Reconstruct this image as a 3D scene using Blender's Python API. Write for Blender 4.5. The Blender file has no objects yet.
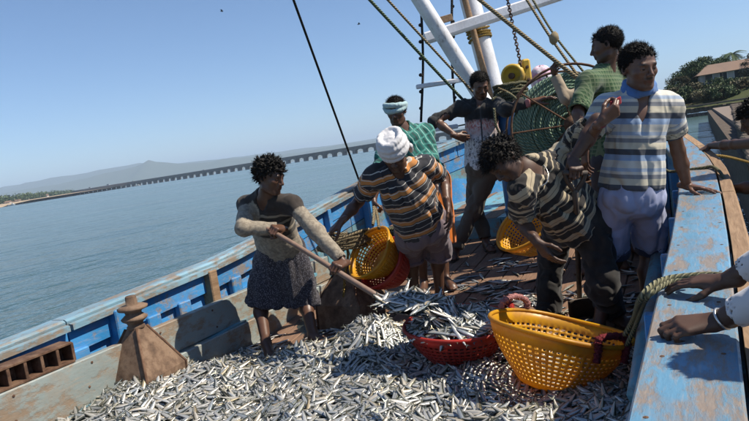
import bpy, bmesh, math, random
import numpy as np
from mathutils import Vector, Matrix, Quaternion
random.seed(7); rng = np.random.default_rng(7)
R_ = math.radians
sc = bpy.context.scene
COL = sc.collection
# ------------------------------------------------------------------ camera
FPX, ROLL, PITCH, YAW, ZC = 620., R_(8.56), R_(5.6), R_(28.5), 2.2
F0 = np.array([-math.sin(YAW), math.cos(YAW), 0]); R0 = np.array([math.cos(YAW), math.sin(YAW), 0]); U0 = np.array([0, 0, 1.])
CF = F0*math.cos(PITCH) - U0*math.sin(PITCH); _u = U0*math.cos(PITCH) + F0*math.sin(PITCH)
CR = R0*math.cos(ROLL) - _u*math.sin(ROLL); CU = _u*math.cos(ROLL) + R0*math.sin(ROLL)
CC = np.array([0, 0, ZC])
cam = bpy.data.cameras.new('camera'); camo = bpy.data.objects.new('camera', cam); COL.objects.link(camo)
cam.sensor_width = 36; cam.lens = 36*FPX/749; cam.clip_start = .05; cam.clip_end = 40000
_m = Matrix.Identity(4)
for i in range(3):
    _m[i][0] = CR[i]; _m[i][1] = CU[i]; _m[i][2] = -CF[i]; _m[i][3] = CC[i]
camo.matrix_world = _m
sc.camera = camo
# ------------------------------------------------------------------ sky, sun, exposure
SUN_EL = R_(51); SUN_H = np.array([.93, .30])          # horizontal direction towards the sun (world x, y)
SUN_H = SUN_H/np.linalg.norm(SUN_H)
world = bpy.data.worlds.new('World'); sc.world = world; world.use_nodes = True
wn = world.node_tree.nodes; wl = world.node_tree.links
sky = wn.new('ShaderNodeTexSky'); sky.sky_type = 'NISHITA'; sky.sun_disc = False
sky.sun_elevation = SUN_EL; sky.sun_rotation = math.atan2(SUN_H[0], SUN_H[1])
sky.air_density = 1.0; sky.dust_density = 0.05; sky.ozone_density = 6.0; sky.altitude = 1200
wl.new(sky.outputs[0], wn['Background'].inputs[0]); wn['Background'].inputs[1].default_value = .093
sl = bpy.data.lights.new('sun', 'SUN'); slo = bpy.data.objects.new('sun', sl); COL.objects.link(slo)
sl.energy = 5.0; sl.angle = R_(.5); sl.color = (1, .92, .79)
slo.rotation_euler = Vector((SUN_H[0]*math.cos(SUN_EL), SUN_H[1]*math.cos(SUN_EL), math.sin(SUN_EL))).to_track_quat('Z', 'Y').to_euler()
slo.location = (6, 8, 20)
sc.view_settings.view_transform = 'Standard'; sc.view_settings.look = 'None'
sc.view_settings.exposure = .6; sc.view_settings.gamma = 1
sc.render.engine = 'CYCLES'
sc.cycles.use_denoising = True; sc.cycles.max_bounces = 6; sc.cycles.volume_bounces = 0
sc.cycles.transparent_max_bounces = 8; sc.cycles.sample_clamp_indirect = 6; sc.cycles.caustics_reflective = False; sc.cycles.caustics_refractive = False
# ------------------------------------------------------------------ pixel helpers (749 x 421 photo pixels -> directions)
def PD_(x, y): return CF + CR*(x-374.5)/FPX + CU*(210.5-y)/FPX
def P(x, y, d): return CC + PD_(x, y)*d
def PX(x, y, X): v = PD_(x, y); return CC + v*(X/v[0])
def PZ(x, y, z): v = PD_(x, y); return CC + v*((z-ZC)/v[2])
def proj(p):
    v = np.asarray(p)-CC; d = v@CF
    return np.array([374.5+FPX*(v@CR)/d, 210.5-FPX*(v@CU)/d, d])
def V3(r, f, u): return r*R0 + f*F0 + u*U0
def nrm(v): v = np.asarray(v, float); return v/(np.linalg.norm(v)+1e-12)
def deck(Y): return .84 + .11*max(0., Y-3.7)
def PDK(x, y, up=0.):
    z = .9
    for i in range(25):
        p = PZ(x, y, z); z = deck(p[1])+up
    return p
# ------------------------------------------------------------------ object helpers
WL = {}
def empty(name, loc, label=None, cat=None, group=None):
    o = bpy.data.objects.new(name, None); COL.objects.link(o); o.location = Vector(loc); o.empty_display_size = .1
    WL[o.name] = np.array(loc, float); tag(o, label, cat, group); return o
def tag(o, label=None, cat=None, group=None, kind=None):
    if label: o['label'] = label
    if cat: o['category'] = cat
    if group: o['group'] = group
    if kind: o['kind'] = kind
    return o
def mesh_np(name, v, f):
    me = bpy.data.meshes.new(name)
    v = np.asarray(v, np.float32)
    if isinstance(f, np.ndarray):
        n, k = f.shape
        me.vertices.add(len(v)); me.vertices.foreach_set('co', v.ravel())
        me.loops.add(n*k); me.loops.foreach_set('vertex_index', f.astype(np.int32).ravel())
        me.polygons.add(n); me.polygons.foreach_set('loop_start', np.arange(0, n*k, k, dtype=np.int32))
        me.update(calc_edges=True); me.validate()
    else:
        me.from_pydata(v.tolist(), [], f)
    return me
def obj(name, v, f, mat, parent=None, smooth=False, label=None, cat=None, group=None, kind=None, attrs=None, origin=None, matidx=None):
    """one mesh object from world-space vertices"""
    v = np.asarray(v, float)
    if parent is not None: o0 = WL[parent.name]
    elif origin is not None: o0 = np.array(origin, float)
    else:
        lo, hi = v.min(0), v.max(0); o0 = np.array([(lo[0]+hi[0])/2, (lo[1]+hi[1])/2, lo[2]])
    me = mesh_np(name, v-o0, f)
    if attrs:
        for k, a in attrs.items():
            a = np.asarray(a, np.float32)
            if a.ndim == 1: me.attributes.new(k, 'FLOAT', 'POINT').data.foreach_set('value', a)
            else: me.attributes.new(k, 'FLOAT_VECTOR', 'POINT').data.foreach_set('vector', a.ravel())
    for m in (mat if isinstance(mat, (list, tuple)) else [mat]): me.materials.append(m)
    if matidx is not None: me.polygons.foreach_set('material_index', np.asarray(matidx, np.int32))
    if smooth: me.polygons.foreach_set('use_smooth', np.ones(len(me.polygons), bool))
    o = bpy.data.objects.new(name, me); COL.objects.link(o)
    if parent is not None: o.parent = parent
    else: o.location = Vector(o0)
    WL[o.name] = o0
    return tag(o, label, cat, group, kind)
class MB:
    """collects shapes into one mesh"""
    def __init__(s): s.v = []; s.f = []; s.uv = []; s.m = []
    def add(s, v, f, uv=None, m=0):
        n = len(s.v); s.v += [tuple(x) for x in v]; s.f += [tuple(i+n for i in q) for q in f]
        s.uv += list(uv) if uv is not None else [(0., 0., 0.)]*len(v); s.m += [m]*len(f)
    def box(s, c, ax, ay, az, bevel=0.0, m=0):
        """centre + three half-axis vectors, optional chamfer"""
        c, ax, ay, az = (np.asarray(q, float) for q in (c, ax, ay, az))
        if bevel <= 0:
            v = [c+ax*i+ay*j+az*k for k in (-1, 1) for j in (-1, 1) for i in (-1, 1)]
            s.add(v, [(0, 2, 3, 1), (4, 5, 7, 6), (0, 1, 5, 4), (2, 6, 7, 3), (0, 4, 6, 2), (1, 3, 7, 5)], m=m); return
        L = [np.linalg.norm(q) for q in (ax, ay, az)]; b = min(bevel, min(L)*.45)
        e = [1-b/q for q in L]; v = []; idx = {}
        for k in (-1, 1):
            for j in (-1, 1):
                for i in (-1, 1):
                    for t in range(3):
                        w = [i*e[0], j*e[1], k*e[2]]; w[t] = (i, j, k)[t]
                        idx[(i, j, k, t)] = len(v); v.append(c+ax*w[0]+ay*w[1]+az*w[2])
        f = []
        A = [(-1, -1), (1, -1), (1, 1), (-1, 1)]
        def key(t, sg, a, b_):
            q = [0, 0, 0]; q[t] = sg; q[(t+1) % 3] = a; q[(t+2) % 3] = b_; return tuple(q)
        for t in range(3):
            for sg in (-1, 1):
                q = [idx[key(t, sg, a, b_)+(t,)] for a, b_ in A]
                f.append(q if sg > 0 else q[::-1])
        for t in range(3):                       # edges along axis t
            for a, b_ in A:
                k0, k1 = key(t, -1, a, b_), key(t, 1, a, b_); t1, t2 = (t+1) % 3, (t+2) % 3
                q = [idx[k0+(t1,)], idx[k1+(t1,)], idx[k1+(t2,)], idx[k0+(t2,)]]
                f.append(q if a*b_ < 0 else q[::-1])
        for k in (-1, 1):
            for j in (-1, 1):
                for i in (-1, 1):
                    q = [idx[(i, j, k, t)] for t in range(3)]
                    f.append(q if i*j*k > 0 else q[::-1])
        s.add(v, f, m=m)
    def bar(s, a, b, w, h, up=(0, 0, 1), bevel=.004, m=0):
        a, b = np.asarray(a, float), np.asarray(b, float); d = b-a; L = np.linalg.norm(d); d = d/L
        x = nrm(np.cross(d, up)); z = np.cross(x, d)
        s.box((a+b)/2, x*w/2, d*L/2, z*h/2, bevel, m)
    def tube(s, pts, r, n=8, caps=True, m=0, closed=False):
        pts = np.asarray(pts, float); N = len(pts); r = np.broadcast_to(np.asarray(r, float), (N,))
        if closed: tn = np.roll(pts, -1, 0)-np.roll(pts, 1, 0)
        else: tn = np.gradient(pts, axis=0)
        tn = tn/(np.linalg.norm(tn, axis=1)[:, None]+1e-9)
        u = nrm(np.cross(tn[0], (0, 0, 1) if abs(tn[0][2]) < .9 else (1, 0, 0))); v = []; uv = []; L = 0
        for i in range(N):
            u = nrm(u-tn[i]*(u@tn[i])); w = np.cross(tn[i], u)
            if i: L += np.linalg.norm(pts[i]-pts[i-1])
            for k in range(n):
                a = 2*math.pi*k/n; v.append(pts[i]+r[i]*(u*math.cos(a)+w*math.sin(a))); uv.append((L, k/n, r[i]))
        f = []
        for i in range(N if closed else N-1):
            for k in range(n):
                j = (i+1) % N; f.append((i*n+k, i*n+(k+1) % n, j*n+(k+1) % n, j*n+k))
        if caps and not closed:
            f.append(tuple(range(n))[::-1]); f.append(tuple((N-1)*n+k for k in range(n)))
        s.add(v, f, uv, m)
    def lathe(s, c, axis, prof, n=24, m=0):
        c = np.asarray(c, float); ax = nrm(axis); u = nrm(np.cross(ax, (0, 0, 1) if abs(ax[2]) < .9 else (1, 0, 0))); w = np.cross(ax, u)
        v = [c+ax*h+r*(u*math.cos(2*math.pi*k/n)+w*math.sin(2*math.pi*k/n)) for r, h in prof for k in range(n)]
        f = [(i*n+k, i*n+(k+1) % n, (i+1)*n+(k+1) % n, (i+1)*n+k) for i in range(len(prof)-1) for k in range(n)]
        s.add(v, f, m=m)
    def build(s, name, mat, parent=None, smooth=False, **kw):
        return obj(name, s.v, s.f, mat, parent, smooth, attrs={'tuv': np.array(s.uv)}, matidx=s.m, **kw)
def smooth_pts(pts, n=8):
    """Catmull-Rom through points"""
    p = np.asarray(pts, float); q = np.vstack([2*p[0]-p[1], p, 2*p[-1]-p[-2]]); out = []
    for i in range(1, len(q)-2):
        for t in np.linspace(0, 1, n, endpoint=False):
            a, b, c, d = q[i-1], q[i], q[i+1], q[i+2]
            out.append(.5*((2*b)+(c-a)*t+(2*a-5*b+4*c-d)*t*t+(3*b-a-3*c+d)*t**3))
    return np.array(out+[p[-1]])
# ------------------------------------------------------------------ noise
def _h(i, j, k):
    n = (i*73856093) ^ (j*19349663) ^ (k*83492791); n = (n ^ (n >> 13))*1274126177 & 0x7fffffff
    return ((n ^ (n >> 16)) & 0xffff)/65535.
def vnoise(p):
    p = np.asarray(p, float); i = np.floor(p).astype(np.int64); f = p-i; f = f*f*(3-2*f); r = 0
    for a in (0, 1):
        for b in (0, 1):
            for c in (0, 1):
                w = (f[:, 0] if a else 1-f[:, 0])*(f[:, 1] if b else 1-f[:, 1])*(f[:, 2] if c else 1-f[:, 2])
                r = r+w*_h(i[:, 0]+a, i[:, 1]+b, i[:, 2]+c)
    return r*2-1
# ------------------------------------------------------------------ materials
class Mt:
    def __init__(s, name, rough=.6, metal=0., spec=.5):
        s.m = bpy.data.materials.new(name); s.m.use_nodes = True; s.t = s.m.node_tree; s.n = s.t.nodes; s.l = s.t.links
        s.b = s.n['Principled BSDF']; s.b.inputs['Roughness'].default_value = rough; s.b.inputs['Metallic'].default_value = metal
        s.b.inputs['Specular IOR Level'].default_value = spec; s.co = None
    def node(s, t, **k):
        n = s.n.new(t)
        for a, b in k.items(): setattr(n, a, b)
        return n
    def put(s, sock, val):
        if hasattr(val, 'is_output'): s.l.new(val, sock)
        elif isinstance(val, (tuple, list)) and len(val) == 3 and sock.type == 'RGBA': sock.default_value = (*val, 1)
        else: sock.default_value = val
    def coord(s, attr=None):
        if attr:
            n = s.node('ShaderNodeAttribute', attribute_name=attr); return n.outputs['Vector']
        if s.co is None: s.co = s.node('ShaderNodeTexCoord').outputs['Object']
        return s.co
    def scale(s, co, v):
        n = s.node('ShaderNodeVectorMath', operation='MULTIPLY'); s.l.new(co, n.inputs[0]); n.inputs[1].default_value = v; return n.outputs[0]
    def noise(s, sc_=5., det=4., co=None, rough=.55, dist=0.):
        n = s.node('ShaderNodeTexNoise'); s.l.new(co or s.coord(), n.inputs['Vector']); n.inputs['Scale'].default_value = sc_
        n.inputs['Detail'].default_value = det; n.inputs['Roughness'].default_value = rough; n.inputs['Distortion'].default_value = dist
        return n.outputs[0]
    def vor(s, sc_=5., co=None, feature='F1', out=0):
        n = s.node('ShaderNodeTexVoronoi', feature=feature); s.l.new(co or s.coord(), n.inputs['Vector']); n.inputs['Scale'].default_value = sc_; return n.outputs[out]
    def ramp(s, fac, stops, interp='LINEAR'):
        n = s.node('ShaderNodeValToRGB'); s.put(n.inputs[0], fac); r = n.color_ramp; r.interpolation = interp
        while len(r.elements) < len(stops): r.elements.new(.5)
        for e, (p, c) in zip(r.elements, stops): e.position = p; e.color = (*c, 1) if len(c) == 3 else c
        return n.outputs[0]
    def fr(s, fac, lo, hi):
        n = s.node('ShaderNodeMapRange'); s.put(n.inputs[0], fac); n.inputs[1].default_value = lo; n.inputs[2].default_value = hi; return n.outputs[0]
    def mix(s, fac, a, b, mode='MIX'):
        n = s.node('ShaderNodeMix', data_type='RGBA', blend_type=mode); s.put(n.inputs[0], fac); s.put(n.inputs[6], a); s.put(n.inputs[7], b); return n.outputs[2]
    def math(s, op, a, b=0.):
        n = s.node('ShaderNodeMath', operation=op); s.put(n.inputs[0], a); s.put(n.inputs[1], b); return n.outputs[0]
    def xyz(s, co):
        n = s.node('ShaderNodeSeparateXYZ'); s.l.new(co, n.inputs[0]); return n.outputs
    def col(s, c): s.put(s.b.inputs['Base Color'], c); return s
    def rough(s, c): s.put(s.b.inputs['Roughness'], c); return s
    def bump(s, h, strength=.3, dist=.01):
        n = s.node('ShaderNodeBump'); s.put(n.inputs['Height'], h); n.inputs['Strength'].default_value = strength; n.inputs['Distance'].default_value = dist
        if s.b.inputs['Normal'].is_linked: s.l.new(s.b.inputs['Normal'].links[0].from_socket, n.inputs['Normal'])
        s.l.new(n.outputs[0], s.b.inputs['Normal']); return s
def paint_mat(name, paint, under, chip=.52, sc_=6., rough=.5, dirt=(.16, .11, .07), stretch=(1, 1, 1), dirt_amt=.5):
    """worn paint over wood: chips with their own outline, dirt, grain"""
    t = Mt(name, rough); co = t.scale(t.coord(), stretch)
    n1 = t.math('ADD', t.math('MULTIPLY', t.noise(sc_*2.6, 9, co, .72), .62), t.math('MULTIPLY', t.noise(sc_*.55, 4, co), .38)); chipf = t.fr(n1, chip-.02, chip+.05)
    n2 = t.noise(sc_*.35, 5, co); n3 = t.noise(sc_*9, 3, co)
    p = t.mix(t.fr(n2, .35, .7), paint, [min(1, c*1.35+.03) for c in paint])
    u = t.mix(n3, under, [c*.55 for c in under])
    c = t.mix(t.math('MULTIPLY', chipf, .85), p, u)
    sc2 = t.noise(sc_*14, 4, t.scale(t.coord(), (1, .12, 1)), .6); c = t.mix(t.math('MULTIPLY', t.fr(sc2, .54, .72), .35), c, [min(1, q*1.2+.06) for q in under])
    c = t.mix(t.math('MULTIPLY', t.fr(t.noise(sc_*.8, 7, None, .7), .48, .8), dirt_amt), c, dirt)
    t.col(c); t.rough(t.fr(n1, .2, .9)); t.bump(t.math('ADD', t.math('MULTIPLY', chipf, -.6), n3), .5, .004)
    return t.m
def cloth_mat(name, colf, rough=.9):
    t = Mt(name, rough, 0, .2); c = colf(t) if callable(colf) else colf
    g = t.noise(9, 5); c = t.mix(t.fr(g, .3, .75), c, t.mix(.25, c, (.12, .1, .08)))
    t.col(c); t.b.inputs['Sheen Weight'].default_value = .15
    t.bump(t.noise(420, 2), .15, .002); t.bump(t.noise(30, 4), .15, .004); return t.m
# ================================================================== SETTING
# ---- water
def sheet(name, x0, x1, y0, y1, z, mat, **kw):
    return obj(name, [(x0, y0, z), (x1, y0, z), (x1, y1, z), (x0, y1, z)], [(0, 1, 2, 3)], mat, origin=(0, 0, z), **kw)
t = Mt('sea_water', .12, 0, .22)
w = t.coord()
s1 = t.noise(.9, 4, t.scale(w, (1, .55, 1)), .6); s2 = t.noise(.16, 4, t.scale(w, (1, .6, 1)), .55); s3 = t.noise(3.2, 3, t.scale(w, (1, .6, 1)), .6)
lane = t.fr(t.noise(.012, 3, t.scale(w, (.5, 1.6, 1)), .5, .6), .42, .62)
t.col(t.mix(lane, (.042, .082, .077), (.085, .135, .125)))
t.rough(t.math('ADD', t.math('MULTIPLY', lane, .10), .13))
hgt = t.math('ADD', t.math('ADD', t.math('MULTIPLY', s1, .26), t.math('MULTIPLY', s2, .95)), t.math('MULTIPLY', s3, .07))
t.bump(hgt, 1.0, .55)
sheet('water', -14000, 9000, -3000, 14000, 0., t.m, kind='structure')
# ---- hills: ridges of terrain far across the water
t = Mt('hill_forest', .95, 0, .1)
t.col(t.mix(t.noise(.012, 6), (.05, .075, .04), (.11, .12, .07))); HILL = t.m
def hill(name, pxs, dist, depth, prof):
    n = 90; v = []; f = []; xs = np.linspace(pxs[0], pxs[1], n)
    for i, x in enumerate(xs):
        base = V3((x-374.5)/FPX*dist*1.01, dist, 0)
        hz = np.interp(x, [q[0] for q in prof], [q[1] for q in prof])
        hz = hz*dist/FPX + float(vnoise(np.array([[x*.09, dist, .3]]))[0])*dist*.0011 + float(vnoise(np.array([[x*.31, dist, 7]]))[0])*dist*.0005
        for k, (dd, hh) in enumerate(((-.5, 0), (-.28, .3), (-.12, .72), (0, 1.), (.2, .7), (.5, 0))):
            jit = float(vnoise(np.array([[x*.2, k*3.1, dist]]))[0])
            q = base+F0*(dd*depth+jit*depth*.07); v.append((q[0], q[1], max(-3, hz*hh*(1+.16*jit*(k in (1, 2, 4)))+ (ZC if hh > .9 else -2))))
    for i in range(n-1):
        for k in range(5): f.append((i*6+k, i*6+k+1, (i+1)*6+k+1, (i+1)*6+k))
    obj(name, v, f, HILL, kind='structure', smooth=True)
hill('hills', (-160, 900), 8200, 2600, [(-160, 14), (0, 16), (45, 19), (100, 19), (150, 21), (185, 15), (260, 12), (420, 9), (900, 5)])
hill('hills', (-160, 480), 6400, 1500, [(-160, 8), (60, 12), (120, 15.5), (150, 18), (158, 20), (163, 22.5), (168, 21), (174, 18), (200, 13), (240, 12), (290, 8), (360, 9), (420, 7), (480, 2)])
# ---- foliage helper: many small leaf faces in clumps
t = Mt('leaf', .65, 0, .3); leaf_tone = t.node('ShaderNodeAttribute', attribute_name='lr').outputs['Fac']
t.col(t.ramp(leaf_tone, [(0, (.025, .045, .018)), (.5, (.05, .08, .028)), (1, (.11, .135, .05))])); t.b.inputs['Transmission Weight'].default_value = 0; LEAF = t.m
t = Mt('leaf_dry', .7, 0, .2); leaf_tone = t.node('ShaderNodeAttribute', attribute_name='lr').outputs['Fac']
t.col(t.ramp(leaf_tone, [(0, (.06, .05, .035)), (.5, (.10, .09, .05)), (1, (.17, .15, .08))])); LEAFD = t.m
t = Mt('bark', .9); t.col(t.mix(t.noise(6, 5), (.10, .07, .05), (.2, .16, .12))).bump(t.noise(12, 4), .5, .05); BARK = t.m
def leaves(centres, radii, per, size):
    """leaf quads around clump centres -> verts, faces, tone value, paler on clump tops"""
    c = np.repeat(np.asarray(centres, float), per, 0); r = np.repeat(np.asarray(radii, float), per, 0)
    if r.ndim == 1: r = np.stack([r, r, r*.75], 1)
    n = len(c); d = rng.normal(size=(n, 3)); d /= np.linalg.norm(d, axis=1)[:, None]
    p = c+d*r*(rng.random((n, 1))**.45)
    a = rng.normal(size=(n, 3)); a /= np.linalg.norm(a, axis=1)[:, None]
    b = np.cross(a, rng.normal(size=(n, 3))); b /= np.linalg.norm(b, axis=1)[:, None]
    s = size*(.6+.8*rng.random((n, 1)))
    v = np.stack([p-a*s, p+b*s*.5, p+a*s, p-b*s*.5], 1).reshape(-1, 3)
    lr = np.repeat(np.clip(rng.normal(.45, .22, n)+.25*(d[:, 2]), 0, 1), 4)  # random tone per leaf, made paler towards the top of its clump
    return v, np.arange(4*n).reshape(n, 4), lr
def tree(base, hgt, rx, label, dry=False, nclump=46, per=70, size=.16, cat='tree', grp=None, trunk_r=.16, crown_lo=.35):
    base = np.asarray(base, float); e = empty('bank_tree' if cat == 'tree' else 'bank_bush', base, label, cat, grp)
    cs = []; rs = []; limbs = MB()
    for i in range(nclump):
        a = rng.random()*6.283; q = rng.random()**.5; hh = crown_lo+(1-crown_lo)*rng.random()
        wd = math.sin(min(1, (hh-crown_lo)/(1-crown_lo)*.85+.12)*math.pi)**.6
        cs.append(base+np.array([math.cos(a)*rx*q*wd, math.sin(a)*rx*q*wd, hgt*hh*.93])); rs.append(rx*(.16+.16*rng.random()))
    v, f, lr = leaves(cs, rs, per, size)
    obj('crown', v, f, LEAFD if dry else LEAF, e, attrs={'lr': lr})
    if cat == 'tree':
        top = base+np.array([rng.normal()*.3, rng.normal()*.3, hgt*.62])
        limbs.tube(smooth_pts([base-[0, 0, .3], base+(top-base)*.4+rng.normal(size=3)*.12, top], 4), np.linspace(trunk_r, trunk_r*.4, 9), 7)
        for c in cs[::3]:
            s0 = base+(top-base)*(.35+.6*rng.random()); limbs.tube(smooth_pts([s0, (s0+c)/2+[0, 0, -.2], c], 3), np.linspace(trunk_r*.36, .02, 7), 5)
        limbs.build('trunk', BARK, e, True)
    return e
# ---- left shore: sand, palms, huts, moored boats under the end of the bridge
t = Mt('shore_sand', .95, 0, .1); t.col(t.mix(t.noise(.05, 6), (.30, .22, .15), (.40, .32, .22))); SAND = t.m
def at(x, d, z=0.): q = V3((x-374.5)/FPX*d*1.0, d, 0)/1.0; return np.array([q[0], q[1], z])
def atp(x, d, z=0.):                         # point on the ground at photo column x (taken along the horizon line)
    xh = x-374.5; h = xh*math.cos(ROLL)+(.1505*xh+61.5)*math.sin(ROLL)
    return np.array([*(F0*d+R0*d*h/FPX*math.cos(PITCH))[:2], z])
def strip(name, pts, mat, z1=2.5, dep=60, **kw):
    v = []; f = []
    for i, (x, d) in enumerate(pts):
        p = atp(x, d)
        for k, (dd, z) in enumerate(((0, -.4), (.04, z1*.35), (.2, z1), (1, z1*1.4))): q = p+F0*dd*dep; v.append((q[0], q[1], z+.3*rng.normal()*(k > 1)))
    for i in range(len(pts)-1):
        for k in range(3): f.append((i*4+k, (i+1)*4+k, (i+1)*4+k+1, i*4+k+1))
    return obj(name, v, f, mat, **kw)
lp = [(-140, 560), (-90, 600), (-40, 640), (0, 690), (20, 760), (38, 880), (52, 1020), (66, 1250), (74, 1380)]
strip('far_shore', lp, SAND, 3.0, 320, kind='structure')
cs = []; rs = []
for i in range(560):
    k = rng.random()*(len(lp)-1.01); a = lp[int(k)]; b = lp[int(k)+1]; fr_ = k-int(k); x = a[0]*(1-fr_)+b[0]*fr_; d = a[1]*(1-fr_)+b[1]*fr_
    p = atp(x, d+30+rng.random()**1.5*170, 0); hh = 6+6*rng.random(); cs.append((p[0], p[1], 3+hh*.55)); rs.append((3.5+2*rng.random(), 3.5+2*rng.random(), hh*.5))
v, f, lr = leaves(cs, rs, 34, 1.15)
obj('far_wood', v, f, LEAF, kind='stuff', attrs={'lr': lr}, label='low green belt of palms along the far sandy shore', cat='wood')
t = Mt('limewash', .8); t.col(t.mix(t.noise(.4, 4), (.62, .60, .56), (.45, .43, .40))); LIME = t.m
t = Mt('clay_tile', .85); t.col(t.mix(t.noise(.8, 4), (.24, .15, .10), (.16, .11, .085))); TILE = t.m
t = Mt('dark_opening', .6); t.col((.03, .03, .03)); DARK = t.m
def hut(x, d, w_, hh, label, grp=None, roofm=None):
    p = atp(x, d, 1.2); e = empty('shore_hut', p, label, 'hut', grp)
    m = MB(); m.box(p+[0, 0, hh/2], R0*w_/2, F0*w_*.35, U0*hh/2); m.build('wall', LIME, e)
    m = MB(); a = [p+R0*w_*.56*i+F0*w_*.42*j+U0*hh for j in (-1, 1) for i in (-1, 1)]; r = [p+R0*w_*.56*i+U0*(hh*1.55) for i in (-1, 1)]
    m.add(a+r, [(0, 1, 5, 4), (3, 2, 4, 5), (0, 4, 2), (1, 3, 5), (0, 2, 3, 1)]); m.build('roof', roofm or TILE, e)
    m = MB(); m.box(p-F0*(w_*.352)+U0*hh*.4, R0*w_*.1, F0*.05, U0*hh*.38); m.build('door', DARK, e)
for q in [(8, 740, 7, 3.2, 'white hut with red tiled roof by the palms, far shore'), (17, 790, 9, 3.4, 'wide white hut between palms on the far shore'),
          (26, 860, 8, 3.5, 'white shore hut before the boats under the palms'), (46, 1000, 8, 5, 'orange roofed hut nearest to the bridge end')]: hut(*q)
def skiff(x, d, L, label, mat):
    p = atp(x, d, 0); e = empty('moored_skiff', p, label, 'boat', 'boats moored by the far shore'); v = []; f = []
    for i in range(9):
        s = -1+2*i/8; wd = .9*(1-abs(s)**2.5)+.05; zt = 1.0+.7*s*s
        for (a, z) in ((-wd, zt), (-wd*.6, -.3), (wd*.6, -.3), (wd, zt)): q = p+R0*s*L/2+F0*a; v.append((q[0], q[1], z))
    for i in range(8):
        for k in range(4): f.append((i*4+k, i*4+(k+1) % 4, (i+1)*4+(k+1) % 4, (i+1)*4+k))
    obj('hull', v, f, mat, e)
    m = MB(); m.box(p+U0*1.9+R0*L*.18, R0*L*.13, F0*.6, U0*.7, .1); m.build('cabin', LIME, e)
t = Mt('boat_paint_far', .5); t.col(t.mix(t.noise(.5, 2), (.55, .57, .6), (.3, .38, .45))); BPF = t.m
for q in [(11, 700, 9), (19, 745, 10), (30, 830, 11), (35, 850, 9)]: skiff(*q, 'pale moored fishing boat lying off the far shore huts', BPF)
skiff(76, 1180, 12, 'white motor boat passing below the bridge end', LIME)
skiff(137, 1020, 10, 'small white boat lying beside the bridge piers', LIME)
# ---- bridge
t = Mt('bridge_concrete', .9, 0, .1); t.col(t.mix(t.noise(.08, 6), (.21, .19, .18), (.13, .12, .115))); BRC = t.m
BA = atp(58, 1420); BB = atp(420, 790); bdir = nrm(BB-BA); bL = np.linalg.norm(BB-BA)*1.55; bs = np.cross(U0, bdir)
br = empty('road_bridge', BA, 'long low concrete road bridge on many piers across the bay', 'bridge')
NS = int(bL/19.)
for i in range(NS):
    a = BA+bdir*i*19.; c = a+bdir*9.5
    m = MB(); m.box(c+U0*8.6, bdir*9.45, bs*4.8, U0*.45); m.box(c+U0*6.75, bdir*9.3, bs*3.6, U0*1.4); m.build('span', BRC, br)
    m = MB(); m.box(a+U0*2.6, bdir*2.3, bs*3.4, U0*2.9, .3); m.box(a+U0*4.9, bdir*3.6, bs*4.2, U0*.45, .1); m.build('pier', BRC, br)
    m = MB()
    for sd in (-1, 1): m.box(c+U0*9.5+bs*4.5*sd, bdir*9.45, bs*.12, U0*.45)
    m.build('parapet', BRC, br)
for i, (k, hh, L_, lab) in enumerate([(8, 2.9, 4, 'grey lorry crossing the far end of the bridge'), (17, 1.6, 2, 'small pale car on the bridge behind the curly haired man'), (12, 3.0, 5, 'long bus on the bridge between two cars'), (29, 1.6, 2.1, 'pale car on the bridge deck by the black stay rope')]):
    p = BA+bdir*k*19.+U0*9.05; e = empty('bridge_vehicle', p, lab, 'vehicle', 'traffic on the bridge')
    m = MB(); m.box(p+U0*(.5+hh*.28), bdir*L_, bs*1., U0*hh*.28, .15); m.build('body', BPF, e)
    m = MB(); m.box(p+U0*(.5+hh*.72)-bdir*L_*.15, bdir*L_*.65, bs*.9, U0*hh*.2, .1); m.build('cab', DARK, e)
    m = MB()
    for s in (-.6, .6): m.lathe(p+bdir*L_*s+U0*.45-bs*1.1, bs, [(.05, 0), (.45, 0), (.45, 2.2), (.05, 2.2)], 10)
    m.build('wheels', DARK, e)
# ---- right bank: mud and grass slope, stone revetment, house, trees
t = Mt('bank_earth', .95, 0, .1); g = t.noise(.35, 6); z = t.xyz(t.node('ShaderNodeNewGeometry').outputs['Position'])[2]
t.col(t.mix(t.fr(t.noise(.22, 5), .36, .46), t.mix(g, (.24, .13, .08), (.30, .19, .12)), t.mix(g, (.042, .058, .022), (.085, .085, .04)))).bump(g, .6, .3); EARTH = t.m
def bank(x0, x1, d0, d1):
    n = 26; v = []; f = []
    for i in range(n):
        s = i/(n-1); p = atp(x0+(x1-x0)*s, d0+(d1-d0)*s)
        for k, (dd, zz) in enumerate(((0, .9), (3, 1.3), (9, 2.1), (20, 3.6), (34, 4.6), (120, 6.5), (400, 9.))):
            q = p+F0*dd; v.append((q[0], q[1], zz+.25*float(vnoise(np.array([[q[0]*.2, q[1]*.2, 0]]))[0])))
    for i in range(n-1):
        for k in range(6): f.append((i*7+k, (i+1)*7+k, (i+1)*7+k+1, i*7+k+1))
    obj('river_bank', v, f, EARTH, kind='structure', smooth=True)
bank(655, 960, 92, 62)
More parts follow.
